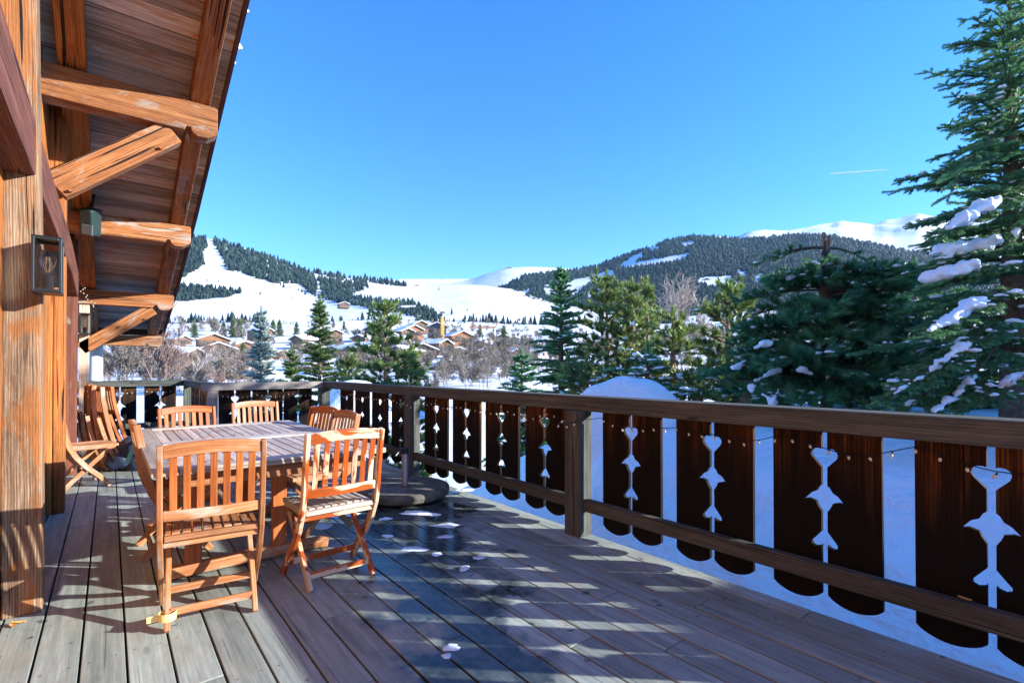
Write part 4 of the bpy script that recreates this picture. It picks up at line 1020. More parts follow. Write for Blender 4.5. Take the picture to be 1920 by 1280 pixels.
for a, b, r in SN:
    A, B = fl(*a), fl(*b); bl.append([(A, r * .8), (A.lerp(B, .5) + Vector((0, 0, .02)), r * .62), (B + (B - A) * .15, r * .38)])
    # the loaded branch under the snow
    dd = B - A; S_ = A - dd.normalized() * .45 + Vector((0, 0, .02)); E_ = B + dd.normalized() * .12
    for off in ((0, 0, -r * .7), (.05, .05, -r * .9)):
        d = E_ - S_; L = math.hypot(d.x, d.y)
        if L > .15: T_.branch(S_ + Vector(off), (d.x, d.y, 0), L, d.z / L, 0, .075, .40, .034, .12, wood=.016, sub=True, bare=.02)
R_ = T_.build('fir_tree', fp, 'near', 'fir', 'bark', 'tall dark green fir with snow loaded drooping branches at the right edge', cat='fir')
snow_clumps(R_, bl, .024, 5); sit_snow(T_, R_, 22, .045, 9, lo=.5, vox=.024, zmax=3.6); snow_dust(T_, R_, 800, .038, 3, zmax=4.6)
# --- broken topped pine left of it
bp, bh = place(1548, 452, 9.2)
T_ = Tree(102); rs = T_.rs
T_.wood.tube([(0, 0, 0), (.02, 0, bh * .4), (-.04, 0, bh * .75), (0, 0, bh * .93), (.02, 0, bh)], [.14, .12, .10, .07, .035], 10)
T_.wood.tube([(-.12, .05, bh * .55), (-.10, 0, bh * .72), (-.14, 0, bh * .85)], [.06, .055, .03], 8)
zz = .4
while zz < bh - .5:
    t = zz / bh; L = 2.0 * (1 - t) ** .55 + .35
    for k in range(9):
        a = rs.random() * 6.28; l = L * rs.uniform(.5, 1.15)
        T_.branch(Vector((0, 0, zz + rs.uniform(-.12, .12))), (math.cos(a), math.sin(a), 0), l, .12, .20, .085, .40, .085, .15, wood=.022, tuft=True, bare=.20)
    zz += .20
cr = Vector((math.cos(YAW), -math.sin(YAW), 0))
for q in (-1.35, -1.0, .8): T_.branch(Vector((0, 0, bh - .12)), cr * (1 if q > 0 else -1) + Vector((0, .15 * q, 0)), abs(q), .05, .32, .12, .18, .07, .12, wood=.03, tuft=True, bare=.5)
R_ = T_.build('pine_tree', bp, 'tuft', 'darkpine', 'bark', 'dark bushy pine with a snapped off top beside the big fir', cat='pine')
o = MB(); 
for k in range(5): a = k * 1.3; o.beam((.03 * math.cos(a), .03 * math.sin(a), bh - .55), (.05 * math.cos(a) + .02, .05 * math.sin(a), bh + .02 + .07 * (k % 3)), .05, .03)
o.build('splintered_top', M['pinebark'], R_)
BS = [((1462, 690, 8.6), (1418, 712, 8.5), .06), ((1540, 622, 8.8), (1560, 650, 8.8), .07), ((1520, 690, 8.5), (1545, 640, 8.6), .05), ((1440, 640, 8.4), (1420, 650, 8.3), .07), ((1590, 574, 8.5), (1580, 585, 8.5), .06), ((1455, 755, 8.0), (1430, 738, 8.1), .05), ((1410, 720, 8.2), (1408, 735, 8.2), .05),
      ((1480, 520, 8.8), (1490, 516, 8.8), .06), ((1655, 585, 8.6), (1665, 595, 8.6), .05), ((1500, 690, 8), (1520, 700, 8), .05), ((1732 - 180, 700, 8.4), (1548, 715, 8.4), .03), ((1445, 760, 8.0), (1460, 730, 8.0), .04), ((1495, 745, 8), (1505, 730, 8), .04), ((1375, 690, 8.7), (1395, 676, 8.8), .05)]
snow_clumps(R_, [[(pt(*a) - bp, r), (pt(*b) - bp, r * .7)] for a, b, r in BS], .03, 6); snow_dust(T_, R_, 700, .046, 4)

# --- spruces and pines of the middle distance
def mid(u, v, D, kind, seed, label, snow=0, rad=None, group=None, base=None, zf=.15, **kw):
    p, h_ = place(u, v, D, base)
    if kind == 'spruce': T_ = conifer_tree(seed, h_, rad or h_ * .24, z0=h_ * .08, whorl=.42, per=6, sp=.22, brad=.11, seg=.28, latf=.42, **kw); n, m, b, tp = 'spruce_tree', 'spruce', 'bark', 'mid'
    elif kind == 'blue': T_ = conifer_tree(seed, h_, rad or h_ * .2, z0=h_ * .08, whorl=.40, per=6, sp=.22, brad=.12, seg=.28, latf=.42, **kw); n, m, b, tp = 'spruce_tree', 'bluespruce', 'bark', 'mid'
    elif kind == 'dark': T_ = conifer_tree(seed, h_, rad or h_ * .24, z0=h_ * .08, whorl=.36, per=7, sp=.18, brad=.09, seg=.24, latf=.44, **kw); n, m, b, tp = 'spruce_tree', 'fir', 'bark', 'mid'
    else: T_ = conifer_tree(seed, h_, rad or h_ * .26, z0=h_ * zf, whorl=.46, per=5, sp=.20, brad=.13, seg=.24, latf=.40, rise=.35, droop=.25, shape=.6, trunk=.13, tip=.5, tuft=True, **kw); n, m, b, tp = 'pine_tree', 'pine', 'pinebark', 'tuftmid'
    r = T_.build(n, p, tp, m, b, label, group, cat='pine' if n == 'pine_tree' else 'spruce')
    if snow: sit_snow(T_, r, snow, .09, seed, vox=.05); snow_dust(T_, r, 60 * snow + 60, .06, seed)
    return r
mid(490, 588, 24, 'blue', 201, 'slim silvery blue spruce behind the short railing, left of the green one', rad=2.0, shape=1.0)
mid(600, 566, 23, 'spruce', 202, 'yellowish green spruce with a forked top behind the railing corner', rad=2.7, shape=1.0)
mid(722, 572, 20, 'pine', 203, 'open crowned pine with a bare orange trunk near the railing corner', rad=1.6, base=-4.5, zf=.52)
mid(1052, 512, 19, 'dark', 204, 'dark pointed spruce in the middle of the view with a snow clump', 3, rad=2.0)
mid(978, 668, 17, 'dark', 205, 'small spruce with snow on its branches left of the dark pointed one', 5, rad=1.4)
mid(1138, 520, 19, 'pine', 206, 'tall green pine just right of the dark pointed spruce', 2, rad=1.7)
mid(1186, 536, 18, 'pine', 207, 'green pine between the tallest pine and the narrow one', 2, rad=1.3)
mid(1214, 530, 20, 'pine', 208, 'narrow green pine left of the bare reddish tree', 0, rad=1.1)
mid(1262, 592, 14, 'pine', 209, 'thin dark stemmed pine in front of the bare reddish tree', 3, rad=1.0)
mid(1364, 540, 15, 'pine', 210, 'pale green pine with a stubby leader left of the broken pine', 3, rad=1.5)
mid(1420, 620, 17, 'pine', 211, 'light green pine behind the left side of the broken pine', 2, rad=1.9)
mid(1310, 690, 13, 'pine', 212, 'low pine with snow just right of the snow mound', 5, rad=1.3)
mid(1400, 672, 12, 'pine', 213, 'low snowy pine left of the broken pine trunk', 5, rad=1.3)
mid(1100, 668, 15, 'pine', 214, 'bushy young pine left of the snow mound', 3, rad=1.4)
mid(1215, 655, 13.5, 'dark', 215, 'young dark spruce right behind the snow mound', 5, rad=1.3)
mid(1715, 500, 12.5, 'dark', 216, 'dark spruce filling the gap between the broken pine and the fir', 4, rad=2.4)
mid(1640, 540, 14, 'dark', 217, 'dark spruce behind the right side of the broken pine', 3, rad=2.6)
mid(1820, 560, 11, 'dark', 218, 'dark spruce half hidden behind the fir at the right edge', 4, rad=2.4)
mid(548, 660, 27, 'spruce', 219, 'low green spruce between the blue spruce and the forked one', rad=2.2)
mid(770, 655, 21, 'pine', 220, 'bushy low pine right of the orange trunk', rad=1.5)
mid(655, 665, 22, 'pine', 221, 'bushy low pine left of the orange trunk', rad=1.6)

# ================================================================== SNOW MOUND AND SMALL BUILDINGS
def mound(name, c, rx, ry, hts, zb, label, cat, rot, mat='snow', kind=None):
    nu, nv = 56, 22; V = []; Fq = []
    for j in range(nv + 1):
        rr = j / nv
        for i in range(nu):
            a = 2 * math.pi * i / nu; x, y = rx * rr * math.cos(a), ry * rr * math.sin(a)
            zt = sum((h_ * math.exp(-(((x - cx) / sx) ** 2 + ((y - cy) / sy) ** 2) ** p_)) ** 8 for (cx, cy, sx, sy, h_, p_) in hts) ** .125
            zt = zt + .03 * noise.noise(Vector((x * 1.5, y * 1.5, 1))); V.append((x, y, zt if j < nv else min(zt, -.1)))
    for j in range(nv):
        for i in range(nu): Fq.append((j * nu + i, j * nu + (i + 1) % nu, (j + 1) * nu + (i + 1) % nu, (j + 1) * nu + i))
    o = npmesh(name, np.array(V), np.array(Fq)[:, ::-1], M[mat], smooth=True); o.location = (c[0], c[1], zb); o.rotation_euler = (0, 0, rot); return tag(o, label, cat, None, kind)
mc = pt(1186, 745, 8.6)
mound('snow_mound', mc, 1.9, 1.5, [(.08, 0, .95, .95, 1.70, 1.3), (-.48, .0, .75, .7, 1.60, 1.7), (.55, 0, .8, .8, 1.38, 1.2)], -.62, 'rounded blue shaded heap of snow just beyond the railing', 'snow heap', -YAW)
mc2 = pt(668, 730, 15)
mound('snow_mound', mc2, 2.2, 1.8, [(0, 0, 1.0, 1.0, 1.0, 1.5)], mc2.z - .72, 'bright sunlit dome of snow behind the railing corner', 'snow heap', -YAW)

def gable(name, u, v, wpx, D, label, wall='wallor', yaw=0, depth=None, hw=None, group='snow covered chalets in the village', snowt=.45, windows=True, pitch=.40, over=1.0, category='chalet', roof='snowfar', gz=None):
    apex = pt(u, v, D); w = wpx * D / F * .82; rise = w / 2 * pitch; g = valz(D) if gz is None else gz
    zt = apex.z - snowt - .2; hw = hw or max(2.2, min(4.2, zt - rise - g)); dp = depth or w * 1.15; zb = zt - rise - hw
    az = math.atan2(apex.x, apex.y); r = empty(name, (apex.x, apex.y, zb), -az + yaw, label, category, group)
    def bxm(c, sz, m, nm, par=r): mb = MB(); mb.box(c, sz); return mb.build(nm, m, par)
    # walls with gable (front at y=0, going back)
    vs = [(-w / 2, 0, -2), (w / 2, 0, -2), (w / 2, 0, hw), (0, 0, hw + rise), (-w / 2, 0, hw)]; vs += [(x, dp, z_) for x, y, z_ in vs]
    mb = MB(); mb.solid(vs, [(0, 1, 2, 3, 4), (9, 8, 7, 6, 5), (1, 6, 7, 2), (0, 4, 9, 5)], [[(0, 0)] * 5, [(0, 0)] * 5, [(0, 0)] * 4, [(0, 0)] * 4]); mb.build('wall', M[wall], r)
    ang = math.atan(pitch); L = (w / 2 + over) / math.cos(ang)
    for s in (-1, 1):
        a = Vector((0, dp / 2 - over * .3, hw + rise + .12)); b = Vector((s * (w / 2 + over), dp / 2 - over * .3, hw - over * pitch + .12))
        mb = MB(); mb.beam(a, b, dp + 2 * over, .2); mb.build('roof', M['roofbr'], r)
        mb = MB(); up = Vector((0, 0, snowt * .5 + .09)); mb.beam(a + up + Vector((-s * snowt * .2, 0, 0)), b + up, dp + 2 * over - .1, snowt); mb.build('roof_snow', M[roof], r)
    if wpx > 26: bxm((w * .2, dp * .55, hw + rise + .5), (.8, .8, 1.8), M['wallbr'] if wall != 'wallbr' else M['wallor'], 'chimney')
    if windows and wpx > 17:
        n = 3 if w > 9 else 2
        for fz in ((hw * .62, hw * .22) if hw > 4 else (hw * .45,)):
            for i in range(n):
                x = (i - (n - 1) / 2) * w / (n + .4); f = bxm((x, -.06, fz + .5), (w * .11, .08, 1.2), M['roofbr'], 'window'); bxm((x, -.12, fz + .5), (w * .09, .04, 1.0), M['window'], 'pane', f)
        if hw > 3.4: bxm((0, -.6, hw * .5), (w * .95, 1.1, .9), M['roofbr'], 'balcony')
    return r
G = [('chalet', 402, 624, 62, 268, 'large orange chalet on the left, highest of the snow roofed group', 'wallor', .1), ('chalet', 411, 640, 68, 235, 'orange chalet directly below the highest one on the left', 'wallor', -.05),
 ('chalet', 461, 638, 46, 262, 'rust brown chalet right of the two stacked orange ones', 'wallor', .1), ('chalet', 366, 650, 60, 205, 'chalet at the far left with a long slanting snowy roof', 'wallbr', 1.0),
 ('chalet', 440, 689, 140, 118, 'nearest left chalet with a broad rounded snow roof just above the railing', 'wallor', -.5), ('chalet', 556, 627, 40, 270, 'chalet between the blue spruce and the forked spruce, upper one', 'wallbr', -.9),
 ('chalet', 523, 655, 52, 205, 'chalet between the blue spruce and the forked spruce, lower one', 'wallor', .85), ('chalet', 628, 616, 36, 300, 'small chalet right of the forked spruce top', 'wallbr', .5),
 ('chalet', 672, 626, 36, 268, 'small grey chalet just left of the open crowned pine', 'wallbr', -.6), ('chalet', 656, 645, 44, 225, 'chalet roof low between forked spruce and open crowned pine', 'wallbr', .8), ('chalet', 662, 661, 76, 170, 'wide chalet with red brown boards left of the orange pine trunk', 'wallor', -.7),
 ('chalet', 646, 565, 22, 640, 'lonely chalet on the hill above the village', 'wallbr', .2), ('chalet', 703, 606, 56, 330, 'dark barn like chalet behind the open crowned pine', 'walldk', -.6),
 ('chalet', 777, 608, 46, 300, 'orange chalet left of the yellow crane, the wider one', 'wallor', .55), ('chalet', 764, 614, 30, 285, 'reddish chalet tucked left of the wider orange one', 'wallbr', .5), ('chalet', 790, 600, 36, 345, 'chalet behind the wider orange one left of the crane', 'wallbr', .4),
 ('chalet', 820, 603, 40, 315, 'dark blue grey gabled chalet behind the yellow crane', 'walldk', 0), ('chalet', 868, 619, 54, 290, 'yellow orange chalet right of the yellow crane', 'wallor', .45),
 ('chalet', 793, 642, 64, 210, 'brown gabled chalet below the crane, left of the cream one', 'wallbr', .12), ('chalet', 861, 649, 50, 205, 'cream walled chalet with a brown gable below the crane', 'wallye', .08), ('chalet', 903, 653, 34, 215, 'brown chalet right of the cream walled one', 'wallbr', .2),
 ('chalet', 841, 672, 92, 152, 'biggest brown chalet in the centre, nearest above the railing', 'wallbr', .1), ('chalet', 942, 624, 30, 330, 'chalet with a flat white roof under the orange crane', 'walldk', .3),
 ('chalet', 966, 630, 22, 320, 'small yellow chalet right of the orange crane', 'wallye', -.4), ('chalet', 992, 636, 26, 300, 'small white roofed chalet left of the dark pointed spruce', 'wallbr', .5), ('chalet', 1042, 641, 34, 290, 'slate coloured chalet behind the dark pointed spruce', 'walldk', -.4),
 ('chalet', 1350, 617, 18, 330, 'small red brown gabled chalet seen between the pines on the right', 'wallor', .1), ('chalet', 1330, 604, 34, 390, 'pale roofed chalet above the small red brown one', 'wallye', .7), ('chalet', 1306, 607, 26, 380, 'pale roofed chalet left of the small red brown one', 'walldk', -.6),
 ('chalet', 1106, 640, 30, 300, 'chalet roof seen through the tall green pine', 'wallbr', .4), ('chalet', 1240, 622, 26, 330, 'chalet roof behind the narrow pine near the bare tree', 'wallbr', -.3), ('chalet', 583, 640, 34, 240, 'chalet hidden behind the trunk of the forked spruce', 'wallor', -.2),
 ('chalet', 735, 622, 36, 270, 'chalet glimpsed right behind the top of the orange trunk', 'wallbr', .2), ('chalet', 345, 628, 40, 300, 'half hidden chalet at the left edge beside the eaves', 'wallbr', .6)]
G += [('chalet', u, v, w, D, lb, wl, yw) for u, v, w, D, lb, wl, yw in (
 (500, 612, 34, 300, 'chalet roof behind the top of the blue spruce', 'wallbr', .8), (590, 612, 34, 320, 'chalet roof showing left of the forked spruce top', 'walldk', -.7), (480, 650, 44, 230, 'chalet roof left of the blue spruce trunk', 'wallbr', -.8),
 (700, 640, 50, 215, 'wide snowy roof just left of the crown of the open crowned pine', 'wallbr', .9), (745, 646, 50, 205, 'chalet right of the orange trunk with a broad white roof', 'wallbr', -.9), (758, 628, 60, 245, 'long flat white roof below the wider orange chalet', 'walldk', 1.2),
 (835, 634, 46, 235, 'white roof directly under the foot of the yellow crane', 'wallbr', .9), (900, 636, 40, 265, 'white roof between the two cranes', 'wallbr', -.8), (760, 690, 70, 130, 'snowy roof low on the left of the biggest central chalet', 'wallbr', 1.0),
 (905, 682, 56, 145, 'snowy roof low on the right of the biggest central chalet', 'walldk', -.8), (966, 652, 36, 240, 'snowy roof among the bare grove left of the dark pointed spruce', 'wallbr', .9), (1000, 664, 44, 200, 'snowy roof just left of the dark pointed spruce', 'wallbr', -.7),
 (320, 645, 44, 240, 'snowy roof beneath the end of the eaves', 'wallbr', .9), (598, 672, 60, 150, 'snowy roof behind the base of the forked spruce', 'wallbr', .8), (730, 668, 60, 165, 'snowy roof right behind the orange trunk', 'wallbr', -1.0), (1092, 655, 34, 240, 'snowy roof behind the left tall pine', 'wallbr', .6), (1286, 640, 36, 250, 'snowy roof right of the bare reddish tree', 'wallbr', -.8))]
for i, (nm, u, v, w, D, lb, wl, yw) in enumerate(G):
    hill = v < 580
    gable(nm, u, v, w, D, lb, wl, yw, hw=3.0 if hill else None, windows=w > 20, snowt=.55, over=.9, depth=None)
p, D_ = rows_pos(left_rows, 790, 578)
r = gable('lift_station', 779, 572, 30, D_ * .985, 'low white roofed lift station with a red end on the ski slope', 'redroof', 1.2, hw=4, windows=False, group=None, category='lift station')
for (u, v, w, lb, rw) in ((782, 533, 9, 'tiny hut on the left ridge line', left_rows), (676, 551, 10, 'tiny hut below the upper forest strips', left_rows), (1325, 521, 15, 'tiny hut in the clearing of the right hill', right_rows)):
    p, D_ = rows_pos(rw, u, v + 3)
    if p is not None: gable('hut', u, v, w, D_ * .995, lb, 'wallbr', .3, hw=3, windows=False, group='tiny huts on the slopes', category='hut', gz=p.z)
gable('hut', 955, 500, 16, 3280, 'tiny summit hut on the white dome mountain', 'wallbr', .1, hw=6, windows=False, group='tiny huts on the slopes', category='hut', gz=0)
gable('garden_shed', 1372, 712, 34, 17, 'small grey green shed behind the pines near the railing', 'walldk', .3, hw=1.6, windows=False, group=None, category='shed', snowt=.12, over=.1, gz=0)

# cranes
def lattice(mb, a, b, w, n, th):
    a, b = Vector(a), Vector(b); d = (b - a).normalized(); s = d.cross(Vector((0, 0, 1))); s = Vector((1, 0, 0)) if s.length < .1 else s.normalized(); t_ = d.cross(s)
    cs = [(-1, -1), (1, -1), (1, 1), (-1, 1)]
    for x, y in cs: mb.beam(a + (s * x + t_ * y) * w / 2, b + (s * x + t_ * y) * w / 2, th, th)
    for i in range(n):
        p, q = a.lerp(b, i / n), a.lerp(b, (i + 1) / n)
        for k in range(4):
            x, y = cs[k]; x2, y2 = cs[(k + 1) % 4]; mb.beam(p + (s * x + t_ * y) * w / 2, q + (s * x2 + t_ * y2) * w / 2, th * .7, th * .7)
c0 = pt(829, 642, 285); r = empty('tower_crane', c0, 0, 'yellow tower crane standing upright in the village centre', 'crane')
hm = (642 - 588) / F * 285; mb = MB(); lattice(mb, (0, 0, 0), (0, 0, hm - 3), 1.4, 8, .24); mb.build('mast', M['crane'], r)
mb = MB(); mb.box((0, 0, hm - 2.2), (.9, .9, 1.6)); mb.build('cab', M['crane'], r); mb = MB(); mb.beam((0, 0, hm - 1.6), (0, 0, hm + 1.2), .35, .35); mb.box((.7, 0, hm + .8), (2.2, .8, 1.0)); mb.beam((-2.2, 0, hm + 1.6), (0, 0, hm + .9), .3, .3); mb.build('folded_jib', M['black'], r)
c0 = pt(928, 640, 300); r = empty('tower_crane', c0, 0, 'orange crane with a long level jib reaching left', 'crane')
k = 300 / F; mb = MB(); mb.beam((0, 0, 0), (0, 0, 25 * k), .55, .55); mb.build('mast', M['steel'], r)
lx = Vector((math.cos(YAW), -math.sin(YAW), 0)); mb = MB(); lattice(mb, Vector((0, 0, 26 * k)), -lx * 48 * k + Vector((0, 0, 27 * k)), .9, 14, .28); mb.build('jib', M['craneor'], r)
mb = MB(); mb.beam((0, 0, 25 * k), lx * 4.5 * k + Vector((0, 0, 34 * k)), .5, .5); mb.beam(lx * 4.5 * k + Vector((0, 0, 34 * k)), -lx * 1 * k + Vector((0, 0, 33 * k)), .4, .4); mb.beam(-lx * 1 * k + Vector((0, 0, 33 * k)), -lx * 25 * k + Vector((0, 0, 28 * k)), .25, .25); mb.build('tie_frame', M['craneor'], r)

# ================================================================== BARE TREES
def bare_mesh(seed, h, rmin, levels, spread=.55, kids=(3, 5), r0=.02, multi=1):
    rs = random.Random(seed); mb = MB(); tw = MB()
    def grow(p, d, L, r, lv, out):
        n = 3; pts = [p]; q = p; dd = d
        for i in range(n):
            dd = (dd + Vector((rs.uniform(-.16, .16), rs.uniform(-.16, .16), rs.uniform(-.04, .12)))).normalized(); q = q + dd * L / n; pts.append(q)
        out.tube(pts, [max(rmin, r * (1 - .5 * i / n)) for i in range(n + 1)], 4 if lv == levels else 3, cap=False)
        if lv == 0: return
        for k in range(rs.randint(*kids)):
            t = rs.uniform(.25, 1.0); x = t * n; i = min(n - 1, int(x)); s_ = pts[i].lerp(pts[i + 1], x - i); a = rs.random() * 6.28
            ax = dd.cross(Vector((math.cos(a), math.sin(a), .3))).normalized(); nd = (dd + ax * rs.uniform(.5, 1.3) * spread * 1.4 + Vector((0, 0, .18))).normalized()
            grow(s_, nd, L * rs.uniform(.42, .68), r * .55, lv - 1, tw)
    for k in range(multi):
        a = rs.random() * 6.28; q = .22 * (multi > 1)
        grow(Vector((q * math.cos(a) * h * .2, q * math.sin(a) * h * .2, 0)), Vector((q * math.cos(a), q * math.sin(a), 1)).normalized(), h * .62, h * r0, levels, mb)
    return mb, tw
protos = []
def bare(seed, h, mat, label, loc, grp, **kw):
    a, b = bare_mesh(seed, h, **kw); r = empty('bare_tree', loc, 0, label, 'bare tree', grp); a.build('trunk', M[mat], r); b.build('crown', M[mat], r); return r
q = pt(1277, 700, 26); hb = (700 - 508) / F * 26
bare(301, hb * 1.0, 'birch', 'bare reddish branched tree rising above the pines right of the centre', (q.x, q.y, q.z - 1.0), None, rmin=.009, levels=4, kids=(5, 8), spread=.7, r0=.016)
q = pt(290, 760, 17); bare(302, 2.9, 'twigred', 'pinkish red leafless shrub beyond the far railing', q, None, rmin=.007, levels=4, kids=(4, 6), spread=.4, r0=.010, multi=4)
q = pt(355, 745, 15); bare(303, 1.9, 'birch', 'pale leafless sapling just beyond the bend of the far railing', q, None, rmin=.008, levels=3, kids=(3, 5), spread=.6, r0=.012, multi=1)
q = pt(225, 750, 16); bare(304, 2.4, 'twig', 'grey leafless shrub next to the white plaster pillar', q, None, rmin=.007, levels=4, kids=(4, 5), spread=.5, r0=.010, multi=3)
def Dof(v):
    lo, hi = 50, 515
    for _ in range(24):
        m = (lo + hi) / 2; vv = 692 - (valz(m) - H) * F / m
        if vv > v: lo = m
        else: hi = m
    return lo
fam = {}
def far_bare(u, v, hm, key, label, grp, rs):
    D = Dof(v); p = pt(u, v, D); p.z = valz(D) - .3
    if key not in fam:
        mat, rm, lv, kd, mu = {'a': ('twig', .035, 4, (5, 7), 1), 'b': ('twig', .04, 4, (4, 7), 2), 'c': ('twig', .032, 4, (5, 6), 1), 'd': ('twigred', .035, 4, (4, 6), 3), 'e': ('twig', .022, 3, (5, 7), 1)}[key]
        a, b = bare_mesh(400 + ord(key), 10, rm, lv, .55 if key != 'e' else .3, kd, .011, mu); r = empty('bare_tree', (0, 0, 0)); a.build('trunk', M[mat], r); b.build('crown', M[mat], r); fam[key] = r
    else: r = copy_tree(fam[key])
    r.location = p; r.scale = (hm / 10,) * 3; r.rotation_euler = (0, 0, rs.random() * 6.28); tag(r, label, 'bare tree', grp)
rs = random.Random(77)
Z = [((170, 480), (655, 742), 56, (4, 7), 'grey brown leafless tree in the thicket left of the blue spruce', 'leafless trees on the left valley side', 'abbcacbacbd'),
     ((330, 470), (614, 640), 20, (7, 11), 'leafless tree in the belt below the left ski slope', 'leafless trees below the left ski slope', 'abc'),
     ((300, 1000), (604, 650), 32, (4, 8), 'small leafless tree between the farther village roofs', 'leafless trees between the far roofs', 'abc'),
     ((500, 780), (640, 712), 28, (4, 7), 'leafless tree among the chalets left of the crane', 'leafless trees among the chalets', 'abc'),
     ((700, 1060), (610, 672), 34, (5, 9), 'grey leafless tree among the chalet roofs right of the open crowned pine', 'leafless trees among the central roofs', 'abc'),
     ((745, 1000), (690, 745), 46, (4.5, 7), 'thin stemmed leafless tree below the big brown central chalet', 'thin leafless trees in the centre', 'eece'),
     ((880, 1060), (640, 700), 34, (5, 8), 'leafless tree in the grove under the orange crane', 'leafless grove under the orange crane', 'abc'),
     ((1080, 1370), (622, 690), 24, (5, 8), 'leafless tree seen between the pines on the right', 'leafless trees between the right pines', 'abd')]
for (ua, ub), (va, vb), n, (ha, hb), lb, gp, keys in Z:
    for i in range(n): far_bare(rs.uniform(ua, ub), rs.uniform(va, vb), rs.uniform(ha, hb), rs.choice(keys), lb, gp, rs)
# the thicket between and behind the single trees, too many stems to count
vs_, fs_, base = [], [], 0; src = []
for key in 'abc':
    V_ = []; F_ = []; b0 = 0
    for ch in fam[key].children:
        me = ch.data; n_ = len(me.vertices); co = np.empty(n_ * 3, np.float32); me.vertices.foreach_get('co', co); V_.append(co.reshape(-1, 3)); me.calc_loop_triangles()
        tr_ = np.empty(len(me.loop_triangles) * 3, np.int32); me.loop_triangles.foreach_get('vertices', tr_); F_.append(tr_.reshape(-1, 3) + b0); b0 += n_
    src.append((np.concatenate(V_), np.concatenate(F_)))
for i in range(380):
    ua, ub, va, vb, ha, hb = rs.choice(((170, 480, 640, 742, 3, 5.5), (480, 800, 606, 700, 3, 6), (740, 1060, 608, 700, 3, 6.5), (740, 1060, 620, 745, 3, 6), (1080, 1400, 615, 690, 4, 7)))
    u, v = rs.uniform(ua, ub), rs.uniform(va, vb); D = Dof(v); p = pt(u, v, D); k = rs.uniform(ha, hb) / 10; a = rs.random() * 6.28; V_, F_ = rs.choice(src); c_, s_ = math.cos(a) * k, math.sin(a) * k
    vs_.append(np.stack([V_[:, 0] * c_ - V_[:, 1] * s_ + p.x, V_[:, 0] * s_ + V_[:, 1] * c_ + p.y, V_[:, 2] * k + valz(D) - .3], -1)); fs_.append(F_ + base); base += len(V_)
o = npmesh('thicket', np.concatenate(vs_), np.concatenate(fs_), M['twig']); o['kind'] = 'stuff'; o['label'] = 'grey brown leafless thicket filling the valley between the chalets'; o['category'] = 'thicket'
# village conifers
proto = None
for i, (u, v, hpx, lb) in enumerate(((365, 633, 26, 'leftmost dark conifer of the village'), (419, 632, 28, 'conifer left of the dark pair above the orange chalets'), (437, 632, 33, 'left conifer of the dark pair above the orange chalets'), (449, 633, 34, 'right conifer of the dark pair above the orange chalets'), (512, 628, 28, 'small conifer just right of the blue spruce top'), (524, 630, 30, 'second conifer right of the blue spruce top'), (556, 630, 26, 'conifer left of the forked spruce top'), (645, 618, 16, 'lonely round conifer on the snowfield above the chalets'), (625, 614, 14, 'grey bush like conifer on the snowfield above the chalets'),
      (900, 632, 24, 'conifer between the two cranes'), (945, 648, 34, 'dark conifer right of the orange crane mast'), (915, 655, 22, 'small conifer under the orange crane jib'), (805, 634, 20, 'conifer left of the yellow crane foot'), (815, 655, 26, 'conifer below the yellow crane foot'), (455, 672, 30, 'small yellow green conifer below the rust brown chalet'), (1385, 600, 22, 'dark conifer on the snow strip at the right'), (1180, 640, 26, 'dark conifer among the roofs behind the green pines'))):
    D = Dof(v); hh = hpx * D / F; p = pt(u, v, D); p.z = valz(D) - .2
    if proto is None:
        T_ = conifer_tree(500, 10, 2.6, z0=.8, whorl=.75, per=7, sp=.5, brad=.35, seg=.7, latf=.42, trunk=.2, tip=1.0); r = T_.build('spruce_tree', p, 'mid', 'spruce', 'bark', lb, 'conifers standing in the village', cat='spruce'); proto = r
    else: r = copy_tree(proto); tag(r, lb)
    r.location = p; r.scale = (hh / 10,) * 3; r.rotation_euler = (0, 0, i * 1.3)

# contrail
a, b = pt(1557, 326, 9000), pt(1665, 318.5, 9000); n = 14; mb = MB()
mb.tube([a.lerp(b, i / n) for i in range(n + 1)], [9 + 6 * math.sin(math.pi * min(1, (i + .6) / n)) * (1 - i / n * .6) for i in range(n + 1)], 6)
t = NT('contrail_vapour'); t.col((.9, .9, .92)); t.set('Roughness', 1.0); tp = t.n('ShaderNodeBsdfTransparent'); ms = t.n('ShaderNodeMixShader'); ms.inputs[0].default_value = .5; t.l(t.b.outputs[0], ms.inputs[1]); t.l(tp.outputs[0], ms.inputs[2]); t.l(ms.outputs[0], t.out.inputs[0])
o = mb.build('contrail', t.mat); tag(o, 'thin white aircraft trail in the blue sky on the right', 'contrail', None, 'stuff')

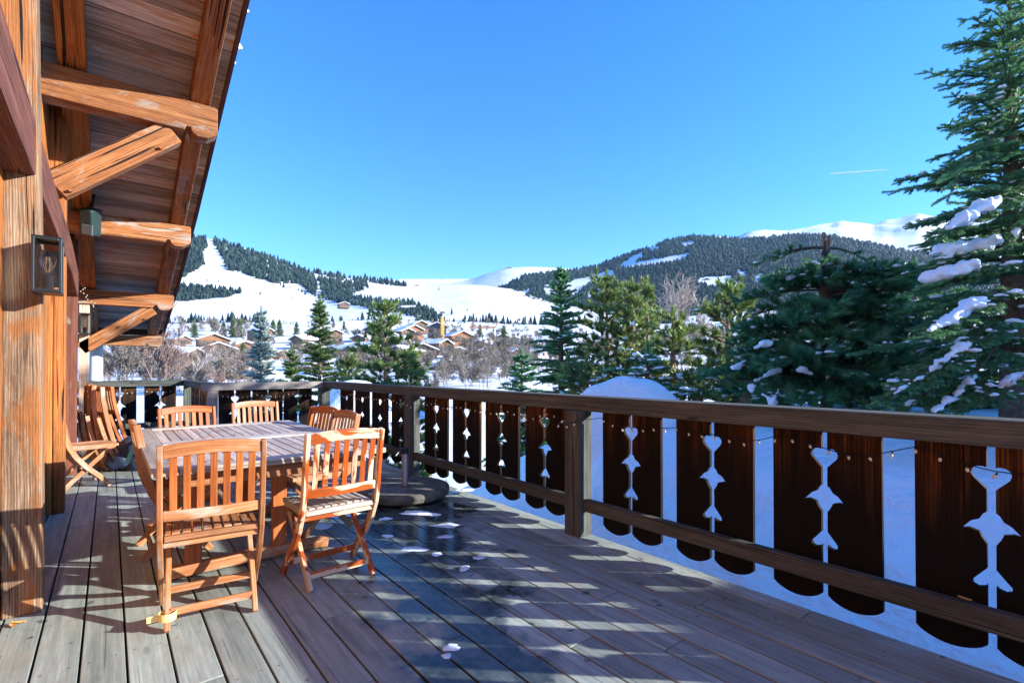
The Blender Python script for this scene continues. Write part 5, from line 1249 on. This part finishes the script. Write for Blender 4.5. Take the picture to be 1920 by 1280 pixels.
# ================================================================== ADDED SUN BLOCKERS OUT OF VIEW (they shade the snow)
def sun_blocker(y0, y1, x0, x1, ztop, label):
    r = empty('shade_shed', ((x0 + x1) / 2, (y0 + y1) / 2, -.6), 0, label, 'sunblocker', 'added sun blockers out of view')
    w = x1 - x0; zr = ztop + .6; ze = zr - .35 * w / 2
    vs = [(-w / 2, -(y1 - y0) / 2, -1), (w / 2, -(y1 - y0) / 2, -1), (w / 2, -(y1 - y0) / 2, ze - .4), (0, -(y1 - y0) / 2, zr - .45), (-w / 2, -(y1 - y0) / 2, ze - .4)]; vs += [(x, -y, z_) for x, y, z_ in vs]
    mb = MB(); mb.solid(vs, [(0, 1, 2, 3, 4), (9, 8, 7, 6, 5), (1, 6, 7, 2), (0, 4, 9, 5)], [[(0, 0)] * 5, [(0, 0)] * 5, [(0, 0)] * 4, [(0, 0)] * 4]); mb.build('wall', M['wallbr'], r)
    for s in (-1, 1):
        for nm, m, dz, th in (('roof', 'roofbr', -.36, .12), ('roof_snow', 'snowfine', -.15, .3)):
            mb = MB(); mb.beam((0, 0, zr + dz), (s * (w / 2 + .5), 0, ze - .17 + dz), y1 - y0 + .6, th); mb.build(nm, M[m], r)
sun_blocker(-10.0, .2, 12.4, 16.4, 5.1, 'low unseen outbuilding with a snowy roof beside the garden')  # unseen shape, ridge height set to keep the garden snow in shade
sun_blocker(-17.5, -10.9, 12.6, 17.6, 6.3, 'higher unseen outbuilding with a snowy roof beyond the low one')  # unseen shape added to cut the sun stripes on the near deck
T_ = conifer_tree(601, 7.2, 1.9, z0=.4, whorl=.35, per=8, sp=.25, brad=.12, seg=.28, latf=.44)  # unseen spruce added to shade the broken pine
T_.build('spruce_tree', (14.0, .3, -.6), 'mid', 'spruce', 'bark', 'unseen spruce added for shade beside the low outbuilding', None, cat='spruce')

# ================================================================== HAZE
zs = [v.co.z for o in sc.objects if o.type == 'MESH' and o.get('kind') == 'structure' for v in o.data.vertices]
zlo, zhi = min(zs) - 2, max(zs) + 5; X = 13000
bm = bmesh.new(); bmesh.ops.create_cube(bm, size=1, matrix=Matrix.Translation((0, 0, (zlo + zhi) / 2)) @ Matrix.Diagonal((2 * X, 2 * X, zhi - zlo, 1)))
me = bpy.data.meshes.new('haze'); bm.to_mesh(me); bm.free(); hz = bpy.data.objects.new('haze', me); sc.collection.objects.link(hz); hz['kind'] = 'stuff'; hz['label'] = 'thin blue winter haze over the valley'; hz['category'] = 'haze'
hm_ = bpy.data.materials.new('thin_air'); hm_.use_nodes = True; nt = hm_.node_tree; nt.nodes.clear(); ou = nt.nodes.new('ShaderNodeOutputMaterial'); pv = nt.nodes.new('ShaderNodeVolumePrincipled')
pv.inputs['Color'].default_value = (.45, .68, 1, 1); pv.inputs['Density'].default_value = HAZE; nt.links.new(pv.outputs[0], ou.inputs['Volume']); me.materials.append(hm_)
